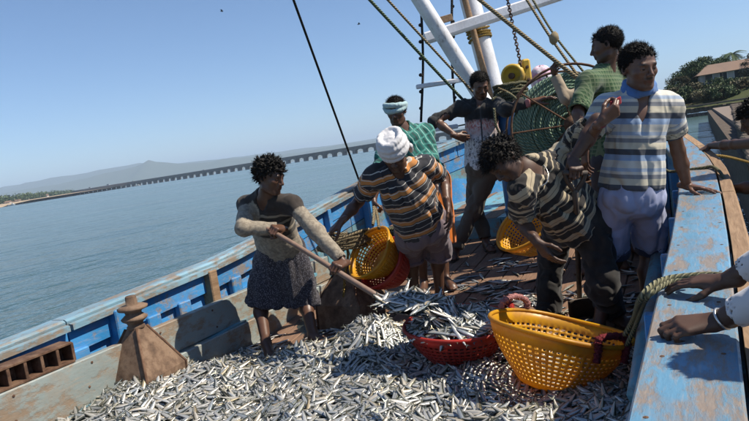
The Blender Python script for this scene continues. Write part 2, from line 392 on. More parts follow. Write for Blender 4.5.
# stone revetment in blocks
t = Mt('revet_stone', .92, 0, .15); oi = t.node('ShaderNodeObjectInfo').outputs['Random']
t.col(t.mix(t.noise(1.5, 5), t.mix(oi, (.14, .11, .09), (.24, .19, .15)), (.09, .075, .06))).bump(t.noise(4, 5), .6, .08); STONE = t.m
rv = empty('stone_revetment', atp(700, 86, 0), 'low dark stone revetment along the water under the grassy bank', 'wall')
for i in range(34):
    s = i/33; x = 658+s*150; d = 92-s*15; p = atp(x, d)-F0*.3
    for k in range(2):
        m = MB(); hgt = .62; m.box(p+U0*(.18+k*.66+.04*rng.normal())+R0*(.35*(k % 2)), R0*(.48+.06*rng.random()), F0*.35+U0*.0, U0*(.31), .07); m.build('stone', STONE, rv)
m = MB()
for i in range(30):
    s0 = i/30; a = atp(655+s0*155, 92-s0*15.5, 1.5)-F0*.2; b = atp(655+(s0+1/30)*155, 92-(s0+1/30)*15.5, 1.5)-F0*.2; m.bar(a, b, .9, .22, bevel=.03)
m.build('capping', STONE, rv)
# house
def house():
    p = atp(738, 104, 3.9); fx = nrm(R0*.93-F0*.36); fy = np.cross(U0, fx); hw, hd, hh = 5.6, 2.6, 2.4
    e = empty('bank_house', p, 'long grey white house with brown tiled roof above the river bank', 'house')
    t = Mt('old_plaster', .9); t.col(t.mix(t.noise(.7, 6, None, .65), (.52, .50, .48), (.30, .28, .26))); PL = t.m
    m = MB(); m.box(p+U0*hh/2, fx*hw, fy*hd, U0*hh/2); m.build('wall', PL, e)
    m = MB(); ov = .7
    a = [p+fx*(hw+ov)*i+fy*(hd+ov)*j+U0*(hh-.12) for j in (-1, 1) for i in (-1, 1)]; r = [p+fx*(hw*.75)*i+U0*(hh+1.5) for i in (-1, 1)]
    m.add(a+r, [(0, 1, 5, 4), (3, 2, 4, 5), (2, 0, 4), (1, 3, 5), (0, 2, 3, 1)]); m.build('roof', TILE, e)
    for k in range(5):
        c = p-fy*(hd+.02)+fx*(-4.4+k*2.1)+U0*1.6
        wd = 'door' if k == 2 else 'window'
        m = MB(); m.box(c-(U0*.5 if k == 2 else 0), fx*.5, fy*.06, U0*(1.1 if k == 2 else .6)); o = m.build(wd, DARK, e)
        m = MB()
        for s in (-1, 1): m.box(c+fx*.58*s-(U0*.5 if k == 2 else 0), fx*.07, fy*.1, U0*(1.15 if k == 2 else .68))
        m.box(c+U0*.68, fx*.65, fy*.1, U0*.07); m.build('frame', LIME, o)
    for k in range(5):
        m = MB(); m.bar(p-fy*(hd+.6)+fx*(-5+k*2.5)+U0*-.2, p-fy*(hd+.6)+fx*(-5+k*2.5)+U0*(hh-.15), .16, .16, up=(1, 0, 0)); m.build('post', BARK, e)
house()
for (x, d, z_, h_, rx, lab, dry, n_) in [
    (697, 108, 2.9, 6.0, 3.6, 'tall dark round crowned tree behind the house gable', False, 70), (709, 112, 3.2, 6.6, 3.9, 'tallest broad tree on the bank, left of the palm', False, 76),
    (683, 100, 2.0, 4.4, 2.6, 'thin grey brown tree with open crown at the bank corner', True, 40), (677, 104, 2.0, 3.6, 2.2, 'small dark tree at the very end of the bank', False, 34),
    (722, 122, 3.4, 6.4, 4.0, 'dark tree hidden half behind the house roof', False, 60), (766, 100, 3.4, 6.0, 3.4, 'brown dry tree leaning over the right end of house', True, 60),
    (689, 118, 2.9, 5.6, 3.6, 'shaded tree behind the thin grey tree', False, 56)]:
    tree(atp(x, d, z_), h_, rx, lab, dry, n_, 130, .15, crown_lo=.15)
for (x, d, z_, h_, rx, lab, dry) in [(688, 96, 1.9, 2.6, 2.3, 'bright green round bush above the stone revetment', False), (681, 95, 1.7, 2.2, 1.6, 'low green bush at the tip of the bank', False),
    (700, 95, 1.9, 1.7, 2.6, 'olive green scrub along the bank before the house', False), (712, 92, 2.0, 1.6, 3.0, 'yellowish scrub on the slope under the house', True), (722, 90, 2.1, 1.5, 2.4, 'green scrub beside the red earth path', False), (730, 97, 3.0, 1.8, 2.6, 'low dark hedge growing before the house wall', False), (745, 92, 2.6, 1.6, 2.6, 'dry brown scrub beside the jetty end', True), (715, 101, 2.8, 2.4, 2.6, 'dense green shrub hiding the left house corner', False)]:
    tree(atp(x, d, z_), h_, rx, lab, dry, 30, 80, .17, 'bush', crown_lo=.1)
# palm behind the house
def palm(base, hgt, label):
    e = empty('coconut_palm', base, label, 'palm tree'); base = np.asarray(base, float); top = base+np.array([.5, .2, hgt]); m = MB()
    m.tube(smooth_pts([base-[0, 0, .3], base+np.array([.5, 0, hgt*.5]), top], 5), np.linspace(.2, .13, 11), 8); m.build('trunk', BARK, e, True)
    for k in range(15):
        a = k*2.399; el = .9-1.3*rng.random(); d = np.array([math.cos(a), math.sin(a), 0]); v = []; f = []; lr = []
        pts = [top+d*s*2.6*math.cos(el*.6)+U0*(s*2.2*math.sin(el)-1.5*s*s) for s in np.linspace(0, 1, 12)]
        sd = np.cross(d, U0)
        for i in range(1, 12):
            for sg in (-1, 1):
                L_ = .75*math.sin(.3+2.5*i/12); tip = pts[i]+sd*sg*L_+d*.3-U0*.3*L_; n = len(v)
                v += [pts[i-1], pts[i], tip]; f.append((n, n+1, n+2)); lr += [.3+.5*rng.random()]*3
        obj('frond', v, f, LEAF, e, attrs={'lr': lr})
palm(atp(733, 116, 3.5), 6.3, 'coconut palm rising behind the house roof')
# ---- stone jetty on the right
t = Mt('jetty_stone', .92, 0, .15); oi = t.node('ShaderNodeObjectInfo').outputs['Random']
t.col(t.mix(t.fr(t.noise(7, 6, None, .65), .35, .7), t.mix(oi, (.12, .09, .07), (.19, .155, .125)), (.055, .045, .035))).bump(t.noise(18, 6, None, .65), .8, .03); JST = t.m
jt = empty('stone_jetty', (.8, 5, 0), 'weathered brown stone jetty wall beside the boat', 'jetty')
JZ = 1.3
def jx(Y): return max(.27, .30 + .034*(Y-5.7))
Y = -2.0; k = 0
while Y < 70:
    L_ = (.55+.3*rng.random())*(1 if Y < 16 else 3.2); x = jx(Y+L_/2)
    if Y < 45:
        for r in range(3 if Y < 16 else 2):
            zz = JZ-.2-.38*r; m = MB(); m.box((x+.36+.03*rng.normal(), Y+L_/2+.13*(r % 2), zz), (.28, 0, 0), (0, L_/2-.012, 0), (0, 0, .185), .04); m.build('stone', JST, jt)
    m = MB(); m.box((x+.62+.02*rng.normal(), Y+L_/2, JZ+.02*rng.normal()-.03), (.55, 0, 0), (0, L_/2-.01, 0), (0, 0, .07), .025); m.build('coping_slab', JST, jt)
    Y += L_; k += 1
m = MB(); m.box((2.6, 33, .3), (2.05, 0, 0), (0, 36, 0), (0, 0, .8)); m.build('core', JST, jt)
t = Mt('jetty_top', .95); t.col(t.mix(t.noise(3, 6), (.15, .11, .085), (.22, .175, .14))).bump(t.noise(30, 5), .5, .02); m = MB(); m.box((3.0, 33, .7), (2.0, 0, 0), (0, 35.9, 0), (0, 0, .55)); m.build('top_fill', t.m, jt)
# ---- gulls
t = Mt('bird_dark', .8); t.col((.05, .05, .055)); BD = t.m
for (x, y, lab) in [(359, 24, 'dark bird gliding in the sky beside the black stay rope'), (222, 11, 'dark bird far up in the open blue sky')]:
    p = P(x, y, 95); e = empty('sea_bird', p, lab, 'bird'); m = MB()
    m.tube([p-R0*.28, p-R0*.1, p+R0*.1, p+R0*.24], [.02, .07, .06, .015], 6); m.build('body', BD, e)
    for s in (-1, 1):
        m = MB(); q = F0*s; m.add([p+q*.04+R0*.12, p+q*.4+U0*.16+R0*.1, p+q*.95+U0*.04-R0*.16, p+q*.4+U0*.14-R0*.12, p+q*.04-R0*.12], [(0, 1, 3, 4), (1, 2, 3)]); m.build('wing', BD, e)
# ================================================================== FISHING BOAT
BLUE = paint_mat('blue_boat_paint', (.03, .19, .42), (.30, .24, .18), .545, 5, .45, dirt_amt=.55)
BLUEW = paint_mat('worn_blue_paint', (.085, .205, .31), (.30, .22, .155), .487, 7, .6, (.25, .17, .115), (1, .28, 1), .7)
PALE = paint_mat('pale_cap_paint', (.15, .26, .32), (.27, .19, .12), .49, 6, .6, (.24, .17, .10), (1, .4, 1), .8)
TEAL = paint_mat('teal_board_paint', (.09, .25, .32), (.24, .17, .12), .52, 5, .6, (.18, .12, .08), (1, .5, 1), .7)
GREYB = paint_mat('grey_coaming_paint', (.21, .245, .235), (.28, .195, .125), .515, 5, .7, (.27, .18, .11), (1, .5, 1), .9)
def wood_mat(name, a, b, sc_=4, stretch=(14, 1, 14), rough=.75):
    t = Mt(name, rough, 0, .3); co = t.scale(t.coord(), stretch); n = t.noise(sc_, 7, co, .6, .4); oi = t.node('ShaderNodeObjectInfo').outputs['Random']
    c = t.mix(t.fr(n, .3, .7), a, b); c = t.mix(t.math('MULTIPLY', oi, .35), c, [q*.5 for q in a])
    c = t.mix(t.fr(t.noise(1.7, 6, None, .65), .52, .75), c, [q*.45 for q in b]); t.col(c).bump(n, .6, .006); return t.m
DECKW = wood_mat('deck_wood', (.165, .092, .06), (.275, .17, .112))
RAILW = wood_mat('brown_timber', (.22, .135, .075), (.38, .25, .15), 5, (10, 1, 10))
t = Mt('rust', .85, .2, .3); n = t.noise(14, 7, None, .65)
t.col(t.ramp(n, [(.3, (.045, .026, .018)), (.5, (.12, .065, .04)), (.62, (.18, .11, .07)), (.75, (.08, .058, .046))])).bump(n, .6, .008); RUST = t.m
t = Mt('rust_light', .85, .15, .3); n = t.noise(9, 7, None, .65)
t.col(t.ramp(n, [(.32, (.065, .042, .03)), (.48, (.155, .098, .064)), (.58, (.225, .15, .10)), (.70, (.10, .07, .052))])).bump(n, .5, .006); RUSTL = t.m
def cint(Y, tab, k): return float(np.interp(Y, [q[0] for q in tab], [q[k] for q in tab]))
LT = [(-2, -3.45, 1.34), (0, -3.57, 1.36), (2, -3.6, 1.42), (3.8, -3.6, 1.50), (5.2, -3.55, 1.69), (6, -3.4, 1.85), (6.5, -3.25, 1.99), (7.5, -2.9, 2.13), (8.3, -2.5, 2.28), (9, -2.1, 2.42), (9.5, -1.85, 2.52)]
RT = [(-2, -.1, 1.5), (0, .02, 1.52), (1.4, .03, 1.55), (3, .055, 1.60), (4, .06, 1.64), (5, .05, 1.715), (5.5, .01, 1.77), (6, -.07, 1.83), (6.6, -.2, 1.92), (7.3, -.45, 2.02), (8, -.8, 2.16), (9, -1.5, 2.42), (9.5, -1.8, 2.52)]
def edge(side, Y): tab = LT if side < 0 else RT; return np.array([cint(Y, tab, 1), Y, cint(Y, tab, 2)])
def enorm(side, Y):
    a, b = edge(side, Y-.05), edge(side, Y+.05); d = nrm(b-a); q = np.cross(d, U0); q[2] = 0
    return nrm(q)*(1 if side > 0 else -1)          # outward
boat = empty('fishing_boat', (-1.75, 3.5, 0), 'worn blue wooden fishing boat with timber deck heaped with fish', 'boat')
def ribbon(side, Y0, Y1, sec, name, mat, step=.3, bow=.0):
    """sec: closed outline [(outward, dz)...] swept along the gunwale line"""
    n = max(2, int((Y1-Y0)/step)+1); v = []; f = []; k = len(sec)
    for i in range(n):
        Y = Y0+(Y1-Y0)*i/(n-1); e = edge(side, Y); o = enorm(side, Y)
        for (a, z) in sec: v.append(e+o*a+U0*z+o*bow*0)
    for i in range(n-1):
        for j in range(k):
            q = (i*k+j, i*k+(j+1) % k, (i+1)*k+(j+1) % k, (i+1)*k+j); f.append(q)
    f.append(tuple(range(k))[::-1]); f.append(tuple((n-1)*k+j for j in range(k)))
    o = obj(name, v, f, mat, boat)
    return o
def rect(a0, a1, z0, z1): return [(a0, z0), (a1, z0), (a1, z1), (a0, z1)]
# outer hull shell, both sides
for side in (-1, 1):
    ribbon(side, -2, 9.5, [(-.012, -.10), (.028, -.10), (-.10, -1.1), (-.55, -1.95), (-.62, -1.95), (-.15, -1.1)], 'hull_side', BLUE if side < 0 else TEAL)
m = MB(); m.box((-1.75, -2.02, .7), (1.7, 0, 0), (0, .03, 0), (0, 0, .8)); m.build('transom', BLUE, boat)
m = MB(); m.tube([(-1.83, 9.52, -.3), (-1.83, 9.6, 1.2), (-1.84, 9.62, 2.75)], [.09, .1, .09], 8); m.build('stem_post', BLUE, boat)
# left bulwark: cap rail, two strakes, posts with scupper openings
Ys = [-1.9, .6, 2.35, 4.3, 6.0, 7.6, 9.4]
for a, b in zip(Ys[:-1], Ys[1:]):
    ribbon(-1, a+.004, b-.004, [(-.075, -.035), (.075, -.035), (.08, .0), (.06, .012), (-.06, .012), (-.08, .0)], 'cap_rail', PALE)
    ribbon(-1, a+.01, b-.01, [(-.125, -.055), (-.085, -.055), (-.085, -.015), (-.125, -.02)], 'rail_moulding', PALE)
    ribbon(-1, a+.006, b-.006, rect(-.075, -.04, -.205, -.042), 'bulwark_plank', BLUE)
for a, b in zip([4.35, 5.7, 7.2], [5.69, 7.19, 9.0]):
    ribbon(-1, a, b, rect(-.072, -.04, -.36, -.215), 'bulwark_plank', BLUE)
    ribbon(-1, a, b, rect(-.070, -.04, -.54, -.372), 'bulwark_plank', TEAL)
    ribbon(-1, a, b, rect(-.072, -.04, -.74, -.552), 'bulwark_plank', BLUE)
Y = -1.2
while Y < 4.4:
    e = edge(-1, Y); o = enorm(-1, Y)
    m = MB(); big = (int(round(Y/.3)) % 3 == 0)
    m.box(e-o*(.085 if big else .07)+U0*(-.25 if big else -.28), o*(.055 if big else .03), np.array([0, .045 if big else .06, 0]), U0*(.21 if big else .09), .008)
    m.build('bulwark_post', [RAILW, BLUE, BLUE][int(rng.integers(3))] if big else BLUE, boat)
    Y += .3
for Y in np.arange(4.7, 9, .62):
    e = edge(-1, Y); o = enorm(-1, Y); m = MB(); m.bar(e-o*.10+U0*-.05, e-o*.12-U0*.78, .07, .06, up=(0, 1, 0)); m.build('bulwark_post', BLUE if Y < 6.3 else TEAL, boat)
ribbon(-1, -1.9, 4.4, rect(-.07, -.045, -.43, -.32), 'bulwark_plank', BLUE)
ribbon(-1, -1.9, 4.6, rect(-.40, -.03, -.46, -.435), 'waterway_board', TEAL)
# coaming boards
def cbox(name, x0, x1, y0, y1, z0, z1, mat, bevel=.006):
    m = MB(); m.box(((x0+x1)/2, (y0+y1)/2, (z0+z1)/2), ((x1-x0)/2, 0, 0), (0, (y1-y0)/2, 0), (0, 0, (z1-z0)/2), bevel); return m.build(name, mat, boat)
cbox('coaming_board', -3.29, -3.235, -1.9, 2.72, .70, 1.255, GREYB)
cbox('coaming_board', -3.292, -3.237, 2.726, 4.9, 1.045, 1.262, GREYB)
cbox('coaming_board', -3.265, -3.19, 2.726, 4.9, .70, 1.038, GREYB)
cbox('coaming_board', -3.285, -3.235, 4.906, 6.1, .9, 1.33, TEAL)
for Y in (.8, 1.9, 3.3, 4.4): cbox('coaming_knee', -3.42, -3.292, Y-.03, Y+.03, 1.0, 1.22, BLUE)
# deck planks
xs = np.arange(-3.23, -.22, .165)
for i, x in enumerate(xs):
    cuts = [-1.9, .9+.6*rng.random(), 3.3+.5*rng.random(), 5.0+.3*rng.random(), 6.16]
    for a, b in zip(cuts[:-1], cuts[1:]):
        ys = [a+.004]+([3.7] if a < 3.7 < b else [])+[b-.004]; v = []; f = []; j = .003*rng.normal()
        for y in ys:
            z = deck(y)+j
            v += [(x+.004, y, z-.05), (x+.161, y, z-.05), (x+.161, y, z-.004), (x+.157, y, z), (x+.008, y, z), (x+.004, y, z-.004)]
        for k in range(len(ys)-1):
            for q in range(6): f.append((k*6+q, k*6+(q+1) % 6, (k+1)*6+(q+1) % 6, (k+1)*6+q)[::-1])
        f.append((0, 1, 2, 3, 4, 5)); f.append(tuple((len(ys)-1)*6+q for q in range(6))[::-1])
        obj('deck_plank', v, f, DECKW, boat)
m = MB(); v = []
for y in (-1.9, 3.7, 9.0): w_ = .0 if y < 7 else 1.2; v += [(-3.35+w_, y, deck(y)-.06), (-.14-w_, y, deck(y)-.06)]
m.add(v, [(0, 1, 3, 2), (2, 3, 5, 4)]); m.build('deck_underlay', DARK, boat)
# raised foredeck with teal riser
z0 = deck(6.17)
cbox('foredeck_riser', -3.25, -1.9, 6.165, 6.2, z0-.02, z0+.2, TEAL); cbox('foredeck_riser', -1.895, -.5, 6.165, 6.2, z0-.02, z0+.2, TEAL)
for i, x in enumerate(np.arange(-3.2, -.5, .18)):
    ym = 6.2+(9.3-6.2)*(1-abs((x+.09+1.85)/1.6)**1.6*.75); v = [(x+.004, 6.17, z0+.205), (x+.176, 6.17, z0+.205), (x+.176, ym, z0+.3), (x+.004, ym, z0+.3)]
    v += [(a, b, c-.03) for a, b, c in v]
    obj('foredeck_plank', v, [(0, 1, 2, 3), (7, 6, 5, 4), (0, 4, 5, 1), (1, 5, 6, 2), (2, 6, 7, 3), (3, 7, 4, 0)], TEAL if i % 3 else DECKW, boat)
# right gunwale: broad worn plank, outer timber, inner lining, posts
for a, b in zip([-1.9, 1.02, 4.55, 6.6, 8.1], [1.012, 4.542, 6.595, 8.09, 9.4]):
    wd = -.225 if a < 6 else -.20
    ribbon(1, a, b, [(wd, -.05), (-.004, -.05), (0, -.045), (0, -.004), (-.006, 0), (wd+.006, 0), (wd, -.006)], 'gunwale_plank', BLUEW, .2)
for a, b in zip([-1.9, 2.2, 4.2, 6.0], [2.19, 4.19, 5.99, 9.3]):
    ribbon(1, a, b, [(.008, -.16), (.075, -.15), (.082, -.03), (.07, -.012), (.012, -.012)], 'rubbing_timber', RAILW, .2)
for a, b in zip([-1.9, 3.0], [2.99, 9.0]):
    ribbon(1, a, b, rect(-.205, -.18, -.40, -.055), 'inner_lining', BLUE); ribbon(1, a, b, rect(-.205, -.18, -.75, -.41), 'inner_lining', TEAL)
for Y in np.arange(-1, 8.6, .8):
    e = edge(1, Y); o = enorm(1, Y); m = MB(); m.bar(e-o*.235-U0*.06, e-o*.245-U0*.74, .07, .05, up=(0, 1, 0)); m.build('bulwark_post', BLUE, boat)
m = MB(); m.tube(smooth_pts([(-.275, 2.25, 1.20), (-.28, 2.7, 1.24), (-.29, 3.1, 1.27), (-.31, 4.6, 1.31)], 6), .045, 10); m.build('inner_rail', TEAL, boat, True)
m = MB()
for Y in np.arange(.6, 6.4, .38):
    for a_ in (-.035, -.185):
        e = edge(1, Y+.02*rng.normal())+enorm(1, Y)*(a_+.006*rng.normal()); m.lathe(e-U0*.002, U0, [(.0065, 0), (.006, .003), (.001, .004)], 8)
m.build('nail_head', RUST, boat)['kind'] = 'stuff'
m = MB()
for Y in np.arange(-.2, 4.8, .5):
    for z_ in (1.22, 1.09): m.lathe((-3.2345, Y+.02*rng.normal(), z_), (1, 0, 0), [(.008, 0), (.007, .003), (.001, .005)], 8)
m.build('nail_head', RUST, boat)['kind'] = 'stuff'
# rusty channel bracket on the left coaming
a = PX(-34, 392, -3.30); b = PX(66, 343, -3.30); a[2] = b[2] = 1.31
m = MB(); d = nrm(b-a); m.bar(a-U0*.045, b-U0*.045, .11, .014, bevel=.002); m.bar(a+U0*.06, b+U0*.06, .11, .014, bevel=.002); m.bar(a-np.array([.045, 0, 0]), b-np.array([.045, 0, 0]), .012, .11, bevel=.002)
L_ = np.linalg.norm(b-a)
for s in np.linspace(0, L_, 7): m.box(a+d*s+U0*.008, (.052, 0, 0), d*.009, U0*.052, .002)
ch = m.build('rusty_channel', RUST, boat)
m = MB()
for s in np.linspace(.08, L_-.08, 6): m.lathe(a+d*s+np.array([-.036, 0, .01]), (1, 0, 0), [(.001, .012), (.014, .012), (.018, 0)], 8)
m.build('bolt', RUST, ch)
# ---- steel bollard pedestals
def pedestal(base, hgt, half, rot, spool, name='bollard', slant=.0):
    base = np.asarray(base, float); tp = .062; m = MB(); v = []
    cs = [np.array([math.cos(rot+k*math.pi/2), math.sin(rot+k*math.pi/2), 0]) for k in range(4)]
    v = [base+c*half*(1.0 if k != 1 else .9) for k, c in enumerate(cs)]+[base+c*half*.97+U0*hgt*.42 for c in cs]+[base+c*tp+U0*hgt for c in cs]
    f = [(k, (k+1) % 4, 4+(k+1) % 4, 4+k) for k in range(4)]+[(4+k, 4+(k+1) % 4, 8+(k+1) % 4, 8+k) for k in range(4)]+[(8, 9, 10, 11)]
    bl = obj(name, v, f, RUSTL, boat)
    m = MB()
    for k in range(4): m.tube([v[k]+U0*.0, v[4+k], v[8+k]], .009, 6)
    m.build('weld_seam', RUST, bl, True)
    if spool:
        m = MB(); c = base+U0*(hgt-.012)
        m.lathe(c, U0, [(.001, 0), (.05, 0), (.055, .02), (.045, .03), (.05, .045), (.075, .062), (.08, .074), (.066, .085), (.048, .10), (.052, .115), (.088, .128), (.092, .142), (.07, .152), (.035, .158), (.033, .205), (.028, .212), (.001, .214)], 22); m.build('spool', RUSTL, bl, True)
    return bl
B1 = PZ(149, 394, .97); _aw = nrm(np.array([B1[0], B1[1], 0])); B1 = B1+_aw*.235; B1[2] = .84; pedestal(B1, .49, .26, math.atan2(-_aw[1], -_aw[0]), True)
B2 = PDK(343, 330); pedestal(B2+np.array([0, .2, -.02]), .50, .30, R_(-50), False)
B2t = B2+np.array([0, .2, .48])
m = MB(); c = P(353, 267, proj(B2t)[2]-.06); q = [c+R0*.05*math.cos(a)+nrm(U0-.3*F0)*.05*math.sin(a) for a in np.linspace(0, 6.283, 20, endpoint=False)]
m.tube(q, .009, 8, closed=True); m.build('iron_ring', RUST, boat, True)
# ---- mast, derrick pole and crossbeam
WHP = paint_mat('white_mast_paint', (.60, .60, .62), (.26, .20, .15), .60, 4, .5, (.28, .24, .2), (1, 1, .4), .5)
MB0 = P(531, 232, 7.2); MBt = P(462, -30, 6.9); m = MB()
m.tube([MB0+(MBt-MB0)*s for s in np.linspace(-.02, 1.25, 6)], np.linspace(.125, .105, 6), 14); mast = m.build('mast', WHP, boat, True)
m = MB(); s0 = P(487, 90, 6.86); m.tube([s0+(MBt-MB0)*s+R0*.02 for s in np.linspace(-.1, .65, 4)], .035, 8); m.build('fixed_ladder_rail', RAILW, mast, True)
m = MB(); a = P(540, 190, 6.75); b = P(420, 0, 6.25); m.tube([a+(b-a)*s for s in np.linspace(0, 1.35, 8)], np.linspace(.085, .075, 8), 14); m.build('derrick_pole', WHP, boat, True)
m = MB(); a = P(424, 39, 6.72); b = P(640, -32, 6.5); m.bar(a, b, .10, .12, up=nrm(CU), bevel=.02); cb = m.build('crossbeam', WHP, mast)
for (x, y, w_, d_) in [(446, 18, 22, 6.75)]:
    m = MB(); m.bar(P(x-8, y+3, d_), P(x+6, y-1, d_), .05, .07); m.build('block', RAILW, mast)
# ================================================================== ROPES AND GEAR
def rope_mat(name, a, b, freq=42.):
    t = Mt(name, .9, 0, .15); u = t.xyz(t.coord('tuv')); ph = t.math('ADD', t.math('MULTIPLY', u[0], freq), t.math('MULTIPLY', u[1], 3.))
    s = t.math('SINE', t.math('MULTIPLY', ph, 6.2832)); n = t.noise(30, 4)
    t.col(t.mix(t.fr(t.math('ADD', s, t.math('MULTIPLY', n, 1.2)), -.6, 1.5), [q*.5 for q in a], t.mix(n, a, b))).bump(s, .9, .006); return t.m
RG = rope_mat('green_rope', (.10, .16, .10), (.22, .25, .15)); RTN = rope_mat('tan_rope', (.30, .23, .13), (.42, .34, .22)); RBK = rope_mat('black_rope', (.025, .025, .025), (.06, .055, .05))
RYE = rope_mat('yellow_rope', (.42, .26, .06), (.5, .36, .13)); RGW = rope_mat('green_winch_rope', (.19, .32, .22), (.40, .48, .35), 30); ROL = rope_mat('olive_rope', (.20, .20, .12), (.34, .31, .20))
def rope(pts, r, mat, label, sag=0., n=10, jit=0., group=None, name='rope'):
    p = np.array(pts, float)
    if len(p) == 2:
        tt = np.linspace(0, 1, 24)[:, None]; p = p[0]*(1-tt)+p[1]*tt; p[:, 2] -= sag*4*(tt*(1-tt))[:, 0]
    else: p = smooth_pts(p, n)
    m = MB(); m.tube(p, r, 8); return m.build(name, mat, None, True, label=label, cat='rope', group=group)
rope([P(360, 183, 6.85), P(290, -10, 4.9), P(262, -90, 4.2)], .011, RBK, 'thin black stay rope rising from the left bulwark', n=14)
rope([P(466, 103, 5.9), P(370, 0, 5.2), P(330, -45, 4.9)], .0135, RG, 'green stay rope slanting down to the jacket man shoulder')
rope([P(484, 104, 6.05), P(388, 0, 5.5), P(350, -42, 5.3)], .011, RTN, 'tan stay rope running alongside the green stay rope')
rope([P(606, 100, 4.75), P(557, 62, 4.9), P(480, 0, 5.15), P(440, -33, 5.3)], .0165, RTN, 'thick tan rope gripped by a raised hand above reel')
rope([P(584, 84, 5.2), P(551, 38, 5.5), P(527, 0, 5.7), P(505, -34, 5.9)], .012, RTN, 'tan hauling rope with a knotted block, beside its twin', name='hauling_rope')
rope([P(592, 82, 5.25), P(556, 37, 5.52), P(533, 0, 5.72), P(512, -34, 5.9)], .010, ROL, 'olive hauling rope twin on the house side')
m = MB(); c = P(552, 38, 5.46); m.lathe(c-U0*.06, nrm(U0+.3*R0), [(.005, 0), (.03, .02), (.045, .06), (.03, .1), (.005, .12)], 10); m.build('pulley_block', RTN, None, True, label='knotted pale pulley block hanging on the hauling ropes', cat='pulley')
# chain holding the yellow block
m = MB(); a = P(521, 66, 5.6); b = P(506, -8, 5.85); N = 26
for i in range(N):
    c = a+(b-a)*(i+.5)/N; d = nrm(b-a); s = nrm(np.cross(d, F0 if i % 2 else R0)); L_ = np.linalg.norm(b-a)/N*.72
    m.tube([c+d*L_*math.cos(q)+s*.014*math.sin(q) for q in np.linspace(0, 6.283, 10, endpoint=False)], .005, 5, closed=True)
m.build('lifting_chain', RUST, None, True, label='thin dark chain holding up the yellow pulley housing', cat='chain')
# rope ladder
e = empty('rope_ladder', P(421, 118, 6.9), 'dark rope ladder with white wooden rungs hanging by the derrick', 'ladder')
for pts in ([(421, 122, 6.9), (423, 60, 6.9), (420, -15, 6.85)], [(455, 110, 6.9), (452, 60, 6.9), (452, -15, 6.85)]):
    m = MB(); m.tube(smooth_pts([P(*q) for q in pts], 8), .014, 6); m.build('ladder_rope', RBK, e, True)
    m = MB()
    for s in np.linspace(.1, .95, 8):
        q = P(pts[0][0]+(pts[2][0]-pts[0][0])*s, pts[0][1]+(pts[2][1]-pts[0][1])*s, 6.89); m.lathe(q-U0*.02, U0, [(.004, 0), (.022, .012), (.022, .03), (.004, .042)], 8)
    m.build('knot', RBK, e, True)
for (x0, y0, x1, y1) in [(416, 87, 467, 79), (417, 132, 458, 126)]:
    m = MB(); m.bar(P(x0, y0, 6.88), P(x1, y1, 6.88), .045, .05, bevel=.01); m.build('rung', WHP, e)
# yellow lashing on the mast
m = MB(); c0 = P(474, 30, 6.72)
for k in range(7):
    c = MB0+(MBt-MB0)*(.745+.012*k); ax = nrm(MBt-MB0); u = nrm(np.cross(ax, F0)); w_ = np.cross(ax, u); m.tube([c+(u*math.cos(q)+w_*math.sin(q))*.128+ax*.015*math.sin(q+k) for q in np.linspace(0, 6.283, 22, endpoint=False)], .012, 6, closed=True)
m.build('yellow_lashing', RYE, None, True, label='yellow rope lashing knotted round the white mast', cat='rope')
# ---- winch reel
def reel():
    C_ = P(568, 126, 5.45); ax = nrm(V3(-.12, -1, .05)); u = nrm(np.cross(U0, ax)); w_ = np.cross(ax, u)
    e = empty('rope_reel', (C_[0], C_[1], deck(C_[1])), 'big round winch reel wound with green rope', 'reel')
    ring = lambda r, o, n=48, a0=0, a1=6.2832, cl=True: [C_+ax*o+(u*math.cos(q)+w_*math.sin(q))*r for q in np.linspace(a0, a1, n, endpoint=not cl)]
    m = MB()
    for k in range(13): m.tube(ring(.10+.0275*k+.004*rng.normal(), .11+.012*rng.normal()-.0018*k, 40), .0155, 6, closed=True)
    for k in range(9): m.tube(ring(.445+.006*rng.normal(), .08-.028*k, 40), .016, 6, closed=True)
    m.build('wound_rope', RGW, e, True)
    m = MB(); m.lathe(C_, ax, [(.001, -.2), (.43, -.2), (.43, .09), (.001, .095)], 40); m.build('drum', RGW, e)
    for o, nm in ((.19, 'front_flange'), (-.22, 'back_flange')):
        m = MB(); m.tube(ring(.51, o), .011, 8, closed=True); fl = m.build(nm, RUST, e, True)
        for k in range(9):
            a = .35+k*6.2832/9; m = MB(); d = u*math.cos(a)+w_*math.sin(a); m.tube([C_+ax*(o+.01)+d*.04, C_+ax*o+d*.51], .0085, 6); m.build('spoke', RUST, fl)
    m = MB(); m.lathe(C_, ax, [(.001, -.3), (.05, -.3), (.05, .2), (.075, .2), (.075, .235), (.04, .245), (.03, .27), (.001, .27)], 18); m.build('hub', RUST, e, True)
    for s in (-.27, .27):
        for q in (-1, 1):
            m = MB(); ft = C_+ax*s+u*.33*q; ft[2] = deck(ft[1]); m.bar(ft, C_+ax*s, .06, .05, up=ax); m.build('stand_leg', RUST, e)
reel()
